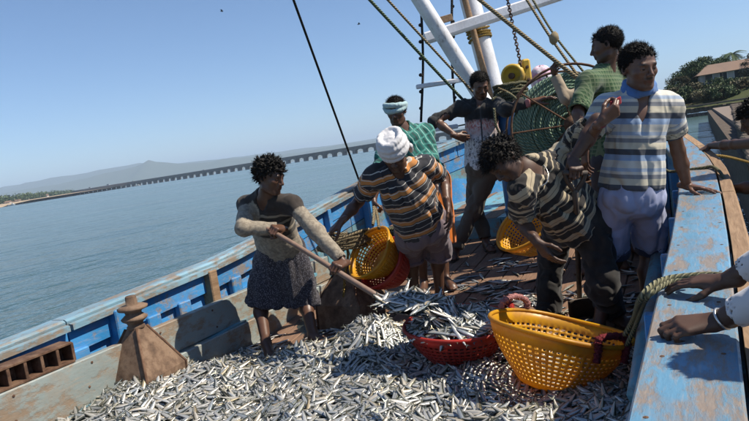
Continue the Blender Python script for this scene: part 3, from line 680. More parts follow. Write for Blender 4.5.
# ---- yellow pulley housing on a rope coil on a blue barrel
t = Mt('yellow_metal', .5); n = t.noise(9, 6); t.col(t.mix(t.fr(n, .5, .68), (.55, .34, .03), (.24, .16, .07))).bump(n, .3, .005); YEL = t.m
t = Mt('blue_plastic', .4); t.col(t.mix(t.fr(t.noise(6, 5), .45, .7), (.03, .13, .36), (.08, .16, .24))); BPL = t.m
bp = P(518, 150, 6.0); bz = deck(bp[1]); bt = P(518, 102, 6.0)[2]
m = MB(); m.lathe((bp[0], bp[1], bz), U0, [(.001, 0), (.17, 0), (.19, .03), (.19, .3), (.2, .31), (.2, .34), (.19, .35), (.19, bt-bz-.05), (.16, bt-bz), (.001, bt-bz+.005)], 28)
m.build('blue_barrel', BPL, None, True, label='blue plastic barrel beside the winch reel under coiled rope', cat='barrel')
e = (bp[0], bp[1], bt); m = MB()
for k in range(6):
    for r in (.13, .155): m.tube([np.array([e[0]+(r+.006*rng.normal())*math.cos(q), e[1]+(r+.006*rng.normal())*math.sin(q), bt+.02+.03*k+.006*rng.normal()]) for q in np.linspace(0, 6.283, 26, endpoint=False)], .015, 6, closed=True)
m.build('rope_coil', ROL, None, True, label='olive rope coil stacked on the blue barrel', cat='rope coil')
yc = P(515, 76, 5.98); yb = empty('pulley_housing', yc-U0*.09, 'rounded yellow pulley housing lying on the olive rope coil', 'pulley')
ax = nrm(V3(-.55, -.8, 0)); m = MB(); m.lathe(yc-ax*.09, ax, [(.001, 0), (.10, 0), (.115, .015), (.115, .165), (.10, .18), (.085, .18), (.085, .165), (.001, .165)], 26); m.build('drum', YEL, yb, True)
m = MB(); q = yc+R0*.10; m.box(q+U0*.02, R0*.04, F0*.09, U0*.12, .02); bx_ = m.build('cheek_plate', YEL, yb)
m = MB()
for s in (-.05, .05): m.lathe(q+U0*s*1.2-F0*.092, -F0, [(.016, 0), (.016, .012), (.001, .014)], 8)
m.build('bolt', RUST, bx_)
m = MB(); m.lathe(yc+ax*.072, ax, [(.03, 0), (.03, .03), (.001, .03)], 12); m.build('axle', RUST, yb)
def sack(c, rx, rz, label, mat, name='cloth_sack'):
    n = 20; v = []; f = []; c = np.asarray(c, float)
    for i in range(n+1):
        th = math.pi*i/n
        for k in range(24):
            a = 6.2832*k/24; r = rx*(math.sin(th)**.7)*(1+.1*math.sin(3*a+2*th)+.06*math.sin(7*a)); v.append(c+np.array([r*math.cos(a), r*math.sin(a), rz*math.cos(th)*(1+.08*math.sin(5*a))]))
    for i in range(n):
        for k in range(24): f.append((i*24+k, (i+1)*24+k, (i+1)*24+(k+1) % 24, i*24+(k+1) % 24))
    return obj(name, v, f, mat, None, True, label=label, cat='sack')
t = Mt('pink_white_sack', .8); t.col(t.mix(t.fr(t.noise(12, 4), .45, .6), (.62, .55, .60), (.5, .24, .36))).bump(t.noise(25, 4), .5, .01); sc_m = t.m
sack(P(541, 79, 6.3), .105, .13, 'pale pink and white sack behind the reel rim', sc_m)
sb = P(541, 80, 6.3); m = MB(); m.box((sb[0], sb[1], (sb[2]-.15+deck(6.1)+.2)/2), (.2, 0, 0), (0, .16, 0), (0, 0, (sb[2]-.15-deck(6.1)-.2)/2), .015); wb = m.build('winch_box', TEAL, None, label='teal painted wooden winch box behind the reel', cat='box')
m = MB()
# loose rope loops hanging by the reel
for i, pts in enumerate([[(492, 100), (503, 92), (517, 100), (521, 120), (508, 140), (497, 128), (494, 108)], [(498, 88), (512, 95), (524, 112), (527, 136), (514, 150), (500, 144)], [(499, 150), (520, 146), (545, 140), (560, 136)], [(500, 160), (522, 152), (546, 148), (566, 150)]]):
    rope([P(x, y, 5.45+.05*math.sin(j*2.)) for j, (x, y) in enumerate(pts)], .011, [ROL, RTN, RTN, ROL][i], ['olive rope loop hanging before the blue barrel', 'tan rope loop hanging left of the reel', 'tan rope stretched low across the reel face', 'olive rope lying slack under the reel hub'][i])
# ropes at the left bulwark and on the right gunwale
m = MB()
for k in range(16):
    c = P(345+3*math.sin(k*2.1), 243+2.5*math.cos(k*1.7), 4.85); c = c+U0*(.012*(k % 5)); rx = .17+.05*rng.random()
    m.tube([c+V3(rx*math.cos(q), .11*math.sin(q), .02*math.sin(2*q+k)) for q in np.linspace(0, 6.283, 26, endpoint=False)], .012, 6, closed=True)
m.build('rope_coil', RTN, None, True, label='heap of tan rope coils under the striped man hand', cat='rope coil')
m = MB()
for k in range(12):
    c = P(388+2*math.sin(k*2.1), 236+2*math.cos(k*1.7), 5.5)+U0*(.012*(k % 4)); rx = .2+.06*rng.random()
    m.tube([c+V3(rx*math.cos(q), .13*math.sin(q), .02*math.sin(2*q+k)) for q in np.linspace(0, 6.283, 26, endpoint=False)], .012, 6, closed=True)
m.build('rope_coil', ROL, None, True, label='olive rope coils behind the upright yellow basket', cat='rope coil')
D2 = proj(B2t)[2]
rope([P(340, 262, D2-.05), P(345, 246, D2-.1), P(348, 255, D2-.12), P(345, 275, D2-.13), P(344, 300, D2-.14), P(347, 306, D2-.14)], .010, RYE, 'yellow rope end dangling over the brown bollard plate')
rope([P(346, 246, D2-.1), P(352, 243, D2-.08), P(357, 255, D2-.06), P(351, 263, D2-.06)], .009, RYE, 'short yellow rope loop through the iron ring')
g1 = lambda x, y, up=.02: PZ(x, y, float(np.interp(y, [160, 196, 240, 415], [1.72, 1.64, 1.60, 1.55]))+up)
rope([P(625, 335, 2.75), P(634, 318, 2.6), g1(640, 300, -.02), g1(652, 286), g1(668, 279), g1(690, 276), g1(712, 275), g1(730, 277), g1(737, 281, -.04), P(741, 290, 2.3)], .0115, ROL, 'thick olive mooring rope laid across the gunwale by the hands', n=8)
rope([P(627, 345, 2.75), P(637, 322, 2.58), g1(645, 300, -.02), g1(656, 290), g1(671, 282), g1(690, 281, .018)], .010, ROL, 'second olive rope strand twisted beside the mooring rope', n=8)
rope([P(655, 160, 4.1), g1(668, 171), g1(684, 170), g1(702, 168), g1(713, 167), P(722, 175, 4.1), P(727, 195, 3.85), P(729, 225, 3.4), P(733, 246, 3.1), P(739, 258, 3.0)], .0115, ROL, 'olive rope looped over the gunwale beyond the resting hand')
rope([g1(709, 155), P(728, 157, 5.2), P(752, 163, 5.6)], .012, RYE, 'thin yellow rope tying the boat to the jetty')
# ================================================================== PEOPLE: implicit-surface body builder
class SDF:
    def __init__(s): s.p = []
    def cap(s, a, b, ra, rb=None, k=.02, op='+', flat=None):
        s.p.append((op, 'c', np.asarray(a, float), np.asarray(b, float), ra, ra if rb is None else rb, k, flat)); return s
    def ell(s, c, r, M=None, k=.02, op='+'):
        s.p.append((op, 'e', np.asarray(c, float), np.asarray(r, float), np.eye(3) if M is None else M, 0, k, None)); return s
    def cut(s, pt, n, rad=9.):
        s.p.append(('x', 'p', np.asarray(pt, float), nrm(n), rad, 0, .004, None)); return s
    def sub(s, o, k=.02): s.p.append(('+', 's', o, None, 0, 0, k, None)); return s
    def bb(s):
        lo = np.full(3, 1e9); hi = -lo
        for q in s.p:
            if q[0] != '+': continue
            if q[1] == 's': a, b = q[2].bb()
            elif q[1] == 'c': r = max(q[4], q[5])*(1 if q[7] is None else 1.0); a = np.minimum(q[2], q[3])-r; b = np.maximum(q[2], q[3])+r
            else: r = q[3].max(); a = q[2]-r; b = q[2]+r
            lo = np.minimum(lo, a); hi = np.maximum(hi, b)
        return lo, hi
    def field(s, X, Y, Z):
        F = np.full((len(X), len(Y), len(Z)), 1., np.float32); h = X[1]-X[0]
        def sl(lo, hi):
            return tuple(slice(max(0, int(np.searchsorted(A, lo[i])-1)), int(np.searchsorted(A, hi[i])+1)) for i, A in enumerate((X, Y, Z)))
        for (op, kd, a, b, c, d, k, fl) in s.p:
            mg = k+3*h
            if kd == 's': lo, hi = a.bb()
            elif kd == 'c': r = max(c, d); lo = np.minimum(a, b)-r; hi = np.maximum(a, b)+r
            elif kd == 'e': r = b.max(); lo = a-r; hi = a+r
            else: lo = a-c; hi = a+c
            S = sl(lo-mg, hi+mg); G = F[S]
            if G.size == 0: continue
            x, y, z = X[S[0]], Y[S[1]], Z[S[2]]
            if kd == 's': D = a.field(x, y, z) if min(len(x), len(y), len(z)) > 1 else np.ones_like(G)
            else:
                px, py, pz = (x-a[0])[:, None, None].astype(np.float32), (y-a[1])[None, :, None].astype(np.float32), (z-a[2])[None, None, :].astype(np.float32)
                if kd == 'c':
                    ba = b-a
                    if fl is not None:
                        n, sc2 = nrm(fl[0]), 1/fl[1]-1; dt = px*n[0]+py*n[1]+pz*n[2]
                        px, py, pz = px+n[0]*dt*sc2, py+n[1]*dt*sc2, pz+n[2]*dt*sc2
                        ba = ba+n*(ba@n)*sc2
                    t_ = np.clip((px*ba[0]+py*ba[1]+pz*ba[2])/(ba@ba+1e-9), 0, 1)
                    D = np.sqrt((px-t_*ba[0])**2+(py-t_*ba[1])**2+(pz-t_*ba[2])**2)-(c+(d-c)*t_)
                    if fl is not None: D = D*(.5+.5*fl[1])
                elif kd == 'e':
                    M = c; u = [(px*M[0, i]+py*M[1, i]+pz*M[2, i]) for i in range(3)]
                    k0 = np.sqrt(sum((u[i]/b[i])**2 for i in range(3))); k1 = np.sqrt(sum((u[i]/b[i]**2)**2 for i in range(3)))+1e-6
                    D = k0*(k0-1)/k1
                else:
                    D = px*b[0]+py*b[1]+pz*b[2]; D = D+np.zeros_like(G)
                    if c < 5: D = np.where((px*px+py*py+pz*pz) < c*c, D, -1.)
            if op == '+':
                hh = np.maximum(k-np.abs(G-D), 0)/k; F[S] = np.minimum(G, D)-hh*hh*k*.25
            elif op == '-':
                D = -D; hh = np.maximum(k-np.abs(G-D), 0)/k; F[S] = np.maximum(G, D)+hh*hh*k*.25
            else: F[S] = np.maximum(G, D)
        return F
    def mesh(s, h):
        lo, hi = s.bb(); lo = lo-3*h; hi = hi+3*h
        ax = [np.arange(lo[i], hi[i]+h, h) for i in range(3)]
        return surface_net(s.field(*ax), np.array([a[0] for a in ax]), h)
def surface_net(F, lo, h):
    S = F < 0; c = np.zeros(tuple(n-1 for n in F.shape), np.int8)
    for i in (0, 1):
        for j in (0, 1):
            for k in (0, 1): c += S[i:S.shape[0]-1+i, j:S.shape[1]-1+j, k:S.shape[2]-1+k]
    act = (c > 0) & (c < 8); ids = np.argwhere(act); idx = np.full(act.shape, -1, np.int32); idx[act] = np.arange(len(ids))
    sm = np.zeros((len(ids), 3)); ct = np.zeros(len(ids))
    cor = [(i, j, k) for i in (0, 1) for j in (0, 1) for k in (0, 1)]; val = {q: F[ids[:, 0]+q[0], ids[:, 1]+q[1], ids[:, 2]+q[2]] for q in cor}
    for a in cor:
        for t_ in range(3):
            if a[t_]: continue
            b = list(a); b[t_] = 1; b = tuple(b); va, vb = val[a], val[b]; m = (va < 0) != (vb < 0)
            u = np.where(m, va/np.where(m, va-vb, 1), 0); q = np.tile(np.array(a, float), (len(ids), 1)); q[:, t_] += u; sm += q*m[:, None]; ct += m
    v = lo+h*(ids+sm/ct[:, None]); fs = []
    for t_ in range(3):
        o1, o2 = (t_+1) % 3, (t_+2) % 3
        a = [slice(1, -1)]*3; b = [slice(1, -1)]*3; a[t_] = slice(0, -1); b[t_] = slice(1, None)
        A, B = S[tuple(a)], S[tuple(b)]; e = np.argwhere(A != B)
        if len(e) == 0: continue
        inside = A[e[:, 0], e[:, 1], e[:, 2]]; e = e.copy(); e[:, o1] += 1; e[:, o2] += 1
        qd = []
        for (d1, d2) in ((-1, -1), (0, -1), (0, 0), (-1, 0)):
            g = e.copy(); g[:, o1] += d1; g[:, o2] += d2; qd.append(idx[g[:, 0], g[:, 1], g[:, 2]])
        q = np.stack(qd, 1); q[~inside] = q[~inside][:, ::-1]; fs.append(q)
    f = np.concatenate(fs); f = f[(f >= 0).all(1)]
    return v, f
def vnormals(v, f):
    n = np.cross(v[f[:, 2]]-v[f[:, 0]], v[f[:, 3]]-v[f[:, 1]]); o = np.zeros_like(v)
    for i in range(4): np.add.at(o, f[:, i], n)
    return o/(np.linalg.norm(o, axis=1)[:, None]+1e-12)
def ik(a, b, l1, l2, hint):
    """middle joint between a and b nearest to a photo pixel hint"""
    d = b-a; L = np.linalg.norm(d); u = d/L
    if L > (l1+l2)*.995: return a+d*l1/(l1+l2)
    x = (l1*l1-l2*l2+L*L)/(2*L); r = math.sqrt(max(0, l1*l1-x*x)); e1 = nrm(np.cross(u, (0.3, .5, .8))); e2 = np.cross(u, e1); best = None
    for q in np.linspace(0, 6.283, 120):
        p = a+u*x+r*(e1*math.cos(q)+e2*math.sin(q))
        if isinstance(hint, np.ndarray): s = np.linalg.norm(p-hint)*300
        else: s = np.hypot(*(proj(p)[:2]-np.array(hint[:2]))) + (0 if len(hint) < 3 else 60*abs(proj(p)[2]-hint[2]))
        if best is None or s < best[0]: best = (s, p)
    return best[1]
# ---- skin, hair, eye materials
def skin_mat(name, c, sheen=.42):
    t = Mt(name, sheen, 0, .45); a = t.xyz(t.coord('skc')); n = t.noise(22, 5)
    col = t.mix(t.fr(n, .3, .7), [q*.82 for q in c], [min(1, q*1.15) for q in c])
    col = t.mix(a[1], col, (c[0]*.85, c[1]*.55, c[2]*.55)); col = t.mix(a[0], col, (.012, .01, .009))
    t.col(col); t.b.inputs['Subsurface Weight'].default_value = 0
    t.bump(t.noise(300, 2), .12, .002); return t.m
SK1 = skin_mat('skin_dark', (.095, .046, .028)); SK2 = skin_mat('skin_brown', (.125, .062, .038)); SK3 = skin_mat('skin_deep', (.078, .039, .024), .55)
t = Mt('black_hair', .55, 0, .18); t.col(t.mix(t.noise(60, 3), (.005, .0045, .004), (.016, .013, .011))).bump(t.noise(140, 3), .5, .004); HAIR = t.m
t = Mt('eye', .15, 0, .5); y_ = t.xyz(t.coord('tuv'))[0]; t.col(t.ramp(y_, [(0, (.3, .26, .23)), (.80, (.3, .26, .23)), (.83, (.03, .015, .01)), (1, (.01, .008, .006))])); EYE = t.m
t = Mt('nail', .4); NAILC = None
def hand(S, w, d, n, side, curl, spread=.12, thumb=0., s=1.):
    """palm, four fingers and a thumb; d = along fingers, n = palm facing"""
    d = nrm(d); n = nrm(n-d*(n@d)); sd = np.cross(d, n)*(1 if side == 'R' else -1)
    off = [.028, .0095, -.0095, -.027]; kn = [.086, .091, .086, .077]
    seg = [(.042, .026, .021), (.047, .030, .022), (.043, .028, .021), (.034, .021, .018)]; rr = [.0088, .009, .0086, .0077]
    S.cap(w-d*.035, w+d*.006, .0245*s, .023*s, .012, flat=(n, .78))
    for i in range(4):
        b = w+d*kn[i]*s+sd*off[i]*s; S.cap(w+d*.012*s+sd*off[i]*.55*s, b, .0145*s, .0115*s, .014)
        ang = off[i]/.028*spread; fd = nrm(d*math.cos(ang)+sd*math.sin(ang)); th = 0; p = b
        cu = curl[i] if isinstance(curl[0], (tuple, list)) else curl
        for j in range(3):
            th += cu[j]; q = p+(fd*math.cos(th)+n*math.sin(th))*seg[i][j]*s
            S.cap(p, q, rr[i]*s*(1-.07*j), rr[i]*s*(.95-.08*j), .0045); p = q
    S.ell(w+(d*.036+sd*.020+n*.009)*s, np.array([.017, .03, .015])*s, np.stack([sd, d, n], 1), .014)
    p = w+(d*.026+sd*.026+n*.008)*s
    for L_, r, dd in ((.040, .0118, d*.62+sd*(.7-.55*thumb)+n*(.25+.45*thumb)), (.032, .0105, d*.85+sd*(.35-.7*thumb)+n*(.3+.55*thumb)), (.026, .009, d*.95+sd*(.1-.8*thumb)+n*(.25+.5*thumb))):
        q = p+nrm(dd)*L_*s; S.cap(p, q, r*s, r*.92*s, .006); p = q
def head_frame(fwd, up=(0, 0, 1)):
    y = nrm(fwd); x = nrm(np.cross(y, up)); z = np.cross(x, y); return np.stack([x, y, z], 1)
def head_sdf(c, M, neck, s=1., broad=1.):
    S = SDF(); T = lambda x, y, z: c+M@(np.array([x*broad, y, z])*s)
    E = lambda q, r, k=.02, op='+': S.ell(T(*q), np.array(r)*s*np.array([broad, 1, 1]), M, k*s, op)
    K = lambda a, b, r, r2=None, k=.012, op='+': S.cap(T(*a), T(*b), r*s, (r2 or r)*s, k*s, op)
    E((0, -.016, .030), (.0745, .096, .083)); E((0, .028, -.022), (.062, .062, .085), .03); E((0, .034, -.076), (.049, .048, .036), .03)
    K((-.016, .072, -.100), (.016, .072, -.100), .016, k=.02)
    for x in (-1, 1):
        E((x*.041, .057, -.022), (.021, .021, .018), .02); K((x*.050, .0, -.075), (x*.03, .055, -.095), .016, .014, .02)
    K((-.033, .080, .020), (.033, .080, .020), .0105, k=.016)
    for x in (-1, 1): E((x*.031, .101, .001), (.0185, .022, .0125), .010, '-')
    for x in (-1, 1): E((x*.031, .0755, .0015), (.0135, .0125, .0095), .004)
    K((0, .086, .012), (0, .109, -.028), .0075, .0115, .012)
    for x in (-1, 1): E((x*.0115, .099, -.033), (.0085, .0095, .0075), .006)
    E((0, .088, -.052), (.022, .01, .02), .014)
    K((-.017, .090, -.0600), (.017, .090, -.0600), .0058, k=.006); K((-.014, .0895, -.0710), (.014, .0895, -.0710), .0065, k=.006)
    S.cap(T(-.022, .101, -.0655), T(.022, .101, -.0655), .0035*s, None, .003, '-')
    for x in (-1, 1):
        E((x*.0755, -.012, -.005), (.010, .019, .031), .008); E((x*.0785, -.008, -.003), (.006, .010, .018), .004, '-')
    S.cap(T(0, -.018, -.055), neck, .0475*s, .049*s, .03)
    return S
def head_cols(v, c, M, s, beard, broad=1.):
    q = (v-c)@M/s; q = q/np.array([broad, 1, 1]); x, y, z = np.abs(q[:, 0]), q[:, 1], q[:, 2]
    g = lambda a, b, w: np.clip(1-np.abs((a-b)/w), 0, 1)
    dark = np.clip(1.6*g(x, .032, .022)*g(z, .0235-.12*np.maximum(x-.03, 0), .008)*(y > .05), 0, 1)
    lip = np.clip(1.5*g(x, 0, .026)*g(z, -.066, .014)*(y > .075), 0, 1)
    if beard.get('m'): dark = np.maximum(dark, beard['m']*np.clip(1.8*g(x, 0, .036)*g(z, -.0500, .0105)*(y > .06), 0, 1))
    if beard.get('b'): dark = np.maximum(dark, beard['b']*np.clip((-.05-z)/.015, 0, 1)*np.clip((y+.01)/.03, 0, 1)*(z > -.14)*(1-lip))
    if beard.get('g'): dark = np.maximum(dark, beard['g']*np.clip(1.6*g(x, 0, .03)*g(z, -.093, .024)*(y > .05), 0, 1))
    return np.stack([dark, lip, np.zeros_like(dark)], 1)
def hair_mesh(c, M, s, style, broad=1.):
    S = SDF(); n = style.get('n', 520); r_ = style.get('r', .012); L_ = style.get('len', .02); sw = np.array(style.get('sweep', (0, .3, -.2))); jit = style.get('jit', .35)
    back = style.get('back', -.055); front = style.get('front', .058); R3 = np.array([.0755*broad, .0965, .0835]); c3 = np.array([0, -.016, .030]); tips = []
    S.ell(c+M@(np.array([0, -.024, .038])*s), np.array([.076*broad, .094, .081])*s, M, .01)
    for i in range(n):
        z = 1-2*(i+.5)/n; a = i*2.39996; d = np.array([math.sqrt(1-z*z)*math.cos(a), math.sqrt(1-z*z)*math.sin(a), z]); p = c3+d*R3
        lim = front if p[1] > .05 else (front+(.0-front)*(.05-p[1])/.05 if p[1] > 0 else (.0 + (back-.0)*min(1, -p[1]/.04)))
        if p[2] < lim+.006*rng.normal(): continue
        nn = nrm(d/R3); dr = nrm(nn+sw*(1+.5*rng.normal())+jit*rng.normal(size=3)); ln = L_*(.6+.8*rng.random())*(style.get('top', 1.) if p[2] > .08 else 1.)
        a3 = c+M@((p-nn*.006)*s); b3 = c+M@((p+dr*ln)*s); S.cap(a3, b3, r_*s, r_*.55*s, .005); tips.append((b3, M@dr, M@nn))
    v, f = S.mesh(.0045)
    nz = vnoise(v*170)+.6*vnoise(v*330); v = v+vnormals(v, f)*(nz*.0022)[:, None]
    vv = []; ff = []
    for (b3, dr, nn) in tips:                       # loose strands
        for k in range(style.get('str', 3)):
            o = b3+rng.normal(size=3)*r_*.7; e = nrm(dr+.5*rng.normal(size=3)); q = nrm(np.cross(e, rng.normal(size=3)))*.0007; ln = style.get('sl', .016)*(.5+rng.random())
            m0 = o+e*ln*.5+rng.normal(size=3)*.002; m1 = o+e*ln+nn*0+rng.normal(size=3)*.004
            i0 = len(vv); vv += [o-q, o+q, m0+q*.8, m0-q*.8, m1]; ff += [(i0, i0+1, i0+2, i0+3), (i0+3, i0+2, i0+4, i0+4)]
    if vv:
        f2 = np.array(ff)+len(v); v = np.vstack([v, np.array(vv)])
        fl = [tuple(q) for q in f]+[tuple(q) if q[2] != q[3] else tuple(q[:3]) for q in f2]
        return v, fl
    return v, f
def ring_chain(S, c, M, pts, r, k=.012, closed=True):
    P_ = [c+M@np.array(q) for q in pts]; n = len(P_)
    for i in range(n if closed else n-1): S.cap(P_[i], P_[(i+1) % n], r, r, k)
class Man:
    """joints in world space; L/R are the person's own left and right"""
    def __init__(s, **k): s.__dict__.update(k); s.prep()
    def prep(s):
        s.sc = getattr(s, 'sc', 1.); s.w = getattr(s, 'w', 1.); s.broad = getattr(s, 'broad', 1.)
        s.up = nrm(s.neck-s.pel); el = s.shL-s.shR; s.el = nrm(el-s.up*(el@s.up)); s.fr = np.cross(s.el, s.up)
        if not hasattr(s, 'hipdir'): s.hipdir = s.el
        hx = nrm(s.hipdir-U0*0); s.hipL = s.pel+hx*.085*s.sc-s.up*.03; s.hipR = s.pel-hx*.085*s.sc-s.up*.03
        s.MT = np.stack([s.el, s.fr, s.up], 1)
        for q in 'LR':
            sh, wr = getattr(s, 'sh'+q), getattr(s, 'wr'+q); L1, L2 = .285*s.sc, .255*s.sc
            d = np.linalg.norm(wr-sh)
            setattr(s, 'el_'+q, ik(sh, wr, L1, L2, getattr(s, 'eh'+q)))
            hip, an = getattr(s, 'hip'+q), getattr(s, 'an'+q)
            setattr(s, 'kn_'+q, ik(hip, an, .42*s.sc, .41*s.sc, getattr(s, 'kh'+q)))
        s.MH = head_frame(s.hf, getattr(s, 'hup', U0))
    def report(s, n):
        D = lambda a, b: round(float(np.linalg.norm(a-b)), 2)
        print(n, 'torso', D(s.pel, s.neck), 'sh', D(s.shL, s.shR), 'neck-head', D(s.neck, s.hc), 'armL', D(s.shL, s.wrL), 'armR', D(s.shR, s.wrR), 'legL', D(s.hipL, s.anL), 'legR', D(s.hipR, s.anR), 'ank dz', [round(float(a[2]-deck(a[1])), 2) for a in (s.anL, s.anR)])
    def torso(s, S, g=0., k=.05):
        w = s.w; sc_ = s.sc; lp = lambda t_: s.pel+(s.neck-s.pel)*t_
        S.ell(lp(.03), np.array([.142*w, .102*w, .115])*sc_+g, s.MT, k); S.ell(lp(.34)+s.fr*.012*w, np.array([.121*w, .093*w, .155])*sc_+g, s.MT, k)
        S.ell(lp(.68), np.array([.140*w, .100*w, .16])*sc_+g, s.MT, k); S.cap(s.shL-s.up*.03, s.shR-s.up*.03, .046*sc_+g*.7, None, .06)
        for q in (s.shL, s.shR): S.cap(s.neck+s.up*.025, q-s.up*.012, .046*sc_+g*.6, .040*sc_+g*.7, .05)
    def body(s, h=.0085):
        S = SDF(); sc_ = s.sc; s.torso(S); nb = s.hc+s.MH@np.array([0, -.018, -.055])*sc_
        S.cap(s.neck-s.up*.03, nb, .056*sc_, .0485*sc_, .03)
        for q in 'LR':
            sh, el, wr = getattr(s, 'sh'+q), getattr(s, 'el_'+q), getattr(s, 'wr'+q); am = .9+.1*s.w
            S.ell(sh, np.array([.050]*3)*sc_*am, None, .03); S.cap(sh, el, .047*sc_*am, .0375*sc_*am, .025)
            S.cap(el, el+(wr-el)*.38, .0375*sc_*am, .0395*sc_*am, .02); S.cap(el+(wr-el)*.38, wr, .0385*sc_*am, .0255*sc_*am, .02)
            hp, kn, an = getattr(s, 'hip'+q), getattr(s, 'kn_'+q), getattr(s, 'an'+q); fd = nrm(getattr(s, 'ft'+q)); lm = .85+.15*s.w
            S.cap(hp, kn, .082*sc_*lm, .053*sc_*lm, .04); S.ell(kn+fd*.008, np.array([.05]*3)*sc_*lm, None, .03)
            cm = kn+(an-kn)*.32-fd*.018; S.cap(kn, cm, .049*sc_*lm, .053*sc_*lm, .03); S.cap(cm, an, .05*sc_*lm, .034*sc_*lm, .03)
            hl = an-U0*.045-fd*.03; bl = an-U0*.055+fd*.13; sd = np.cross(fd, U0)
            S.cap(hl, bl, .033*sc_, .033*sc_, .03); S.cap(an, bl, .033*sc_, .022*sc_, .03); S.ell(bl, np.array([.043, .045, .02])*sc_, np.stack([sd, fd, U0], 1), .02)
            for i, (o, L_) in enumerate(((-.03, .055), (-.014, .06), (.002, .056), (.017, .05), (.03, .04))):
                o = o*(1 if q == 'L' else -1)*-1 if False else o*(1 if q == 'R' else -1)
                S.cap(bl+sd*o-U0*.004, bl+sd*o+fd*L_-U0*.009, .0105*sc_, .009*sc_, .006)
        v, f = S.mesh(h); col = np.zeros((len(v), 3)); V_ = [v]; F_ = [f]; C_ = [col]; n = len(v)
        H = head_sdf(s.hc, s.MH, s.neck+s.up*.0, sc_, s.broad); v, f = H.mesh(.004); V_.append(v); F_.append(f+n); C_.append(head_cols(v, s.hc, s.MH, sc_, getattr(s, 'beard', {}), s.broad)); n += len(v)
        for q in 'LR':
            wr, el = getattr(s, 'wr'+q), getattr(s, 'el_'+q); HS = SDF(); HS.cap(wr-nrm(wr-el)*.05, wr, .0275*sc_, .0238*sc_, .012)
            d, nn, curl, spread, th = getattr(s, 'hand'+q); hand(HS, wr, np.asarray(d, float), np.asarray(nn, float), q, curl, spread, th, sc_*1.02)
            v, f = HS.mesh(.0036); V_.append(v); F_.append(f+n); C_.append(np.zeros((len(v), 3))); n += len(v)
        return np.vstack(V_), np.vstack(F_), np.vstack(C_)
    def pat(s, v):
        """garment coordinates: (across, front, up along torso) or along the sleeve"""
        q = (v-s.pel)@s.MT; sl = np.zeros(len(v)); al = np.zeros(len(v))
        for sd in 'LR':
            sh, el, wr = getattr(s, 'sh'+sd), getattr(s, 'el_'+sd), getattr(s, 'wr'+sd)
            for a, b, o in ((sh, el, 0.), (el, wr, np.linalg.norm(el-sh))):
                ba = b-a; t_ = np.clip(((v-a)@ba)/(ba@ba), 0, 1); d = np.linalg.norm(v-a-t_[:, None]*ba, axis=1); m = (d < .1) & ((t_ > .30) if o == 0 else (t_ > 0)) & (al == 0) if o == 0 else (d < .085) & (t_ > .03)
                al = np.where(m, o+t_*np.linalg.norm(ba), al); sl = np.where(m, 1., sl)
        q = q.copy(); q[:, 2] = np.where(sl > 0, .62-al, q[:, 2]); return q, sl
    def finish(s, v, f, wr=.005, stretch=(9, 9, 5), frame=None, fine=.0004):
        n = vnormals(v, f); q = (v@(s.MT if frame is None else frame))*np.array(stretch)
        q = q+.35*np.stack([vnoise(q*.7+3), vnoise(q*.7+17), vnoise(q*.7+31)], 1); w1 = vnoise(q+s.seed); w2 = vnoise(q[:, [1, 0, 2]]*1.9+s.seed+9); d = (2*np.abs(w1)**.8-.6)*.75+(1-2*np.abs(w2))*.35
        return v+n*(wr*(d-.1)+fine*vnoise(v*70))[:, None]
    def shirt(s, sl=(.55, .55), g=.018, hem=.10, vneck=.0, loose=.0, h=.0078, wr=.006, sleeve_r=.068, stretch=(9, 9, 5), collar=0., hemw=1., fa=.054):
        S = SDF(); s.torso(S, g, .06); hw = .140*s.w*s.sc*hemw+g+.010+loose
        S.cap(s.pel+s.up*.22, s.pel-s.up*(hem+.05), hw, hw+.01, .05, flat=(s.fr, .70)); S.cut(s.pel-s.up*hem, -s.up, 9)
        S.cap(s.pel-s.up*(hem+.06), s.pel-s.up*(hem-.03), hw-.027, hw-.027, .004, '-', flat=(s.fr, .68))
        nd = nrm(s.hc-s.neck+s.fr*.0)
        for q, L_ in zip('LR', sl):
            sh, el, w_ = getattr(s, 'sh'+q), getattr(s, 'el_'+q), getattr(s, 'wr'+q); A = SDF(); r1 = sleeve_r*s.sc*(.9+.1*s.w)
            if L_ <= 1:
                e = sh+(el-sh)*L_; d = nrm(el-sh); A.cap(sh, e+d*.05, r1-.004, r1, .02); A.cut(e, d, .2); A.cap(e-d*.035, e+d*.06, r1-.010, r1-.009, .003, '-')
            else:
                e = el+(w_-el)*(L_-1); d = nrm(w_-el); r2 = .046*s.sc; A.ell(sh, np.array([r1]*3), None, .02); A.cap(sh, el, r1-.004, fa*s.sc, .02); A.cap(el, e+d*.03, fa*s.sc, r2-.006, .03); A.cut(e, d, .12); A.cap(e-d*.02, e+d*.05, r2-.013, r2-.013, .003, '-')
            S.sub(A, .035)
        if collar: 
            for i in range(16):
                a0, a1 = 2*math.pi*i/16, 2*math.pi*(i+1)/16; pt = lambda a: s.neck+s.up*(.035+.012*math.cos(a)*-1)+s.el*.066*math.cos(a+1.5708)*-1+s.fr*(.064*math.sin(a+1.5708)-.0)
                if .12 < i/16 < .0: continue
                S.cap(pt(a0), pt(a1), .017, None, .012)
        S.cap(s.neck-s.up*.02+s.fr*.01, s.neck+nd*.2, .058, .07, .012, '-')
        if vneck: S.cap(s.neck+s.fr*.08+s.up*.03, s.neck-s.up*vneck+s.fr*.128, .045, .012, .01, '-')
        v, f = S.mesh(h); v = s.finish(v, f, wr, stretch); return v, f
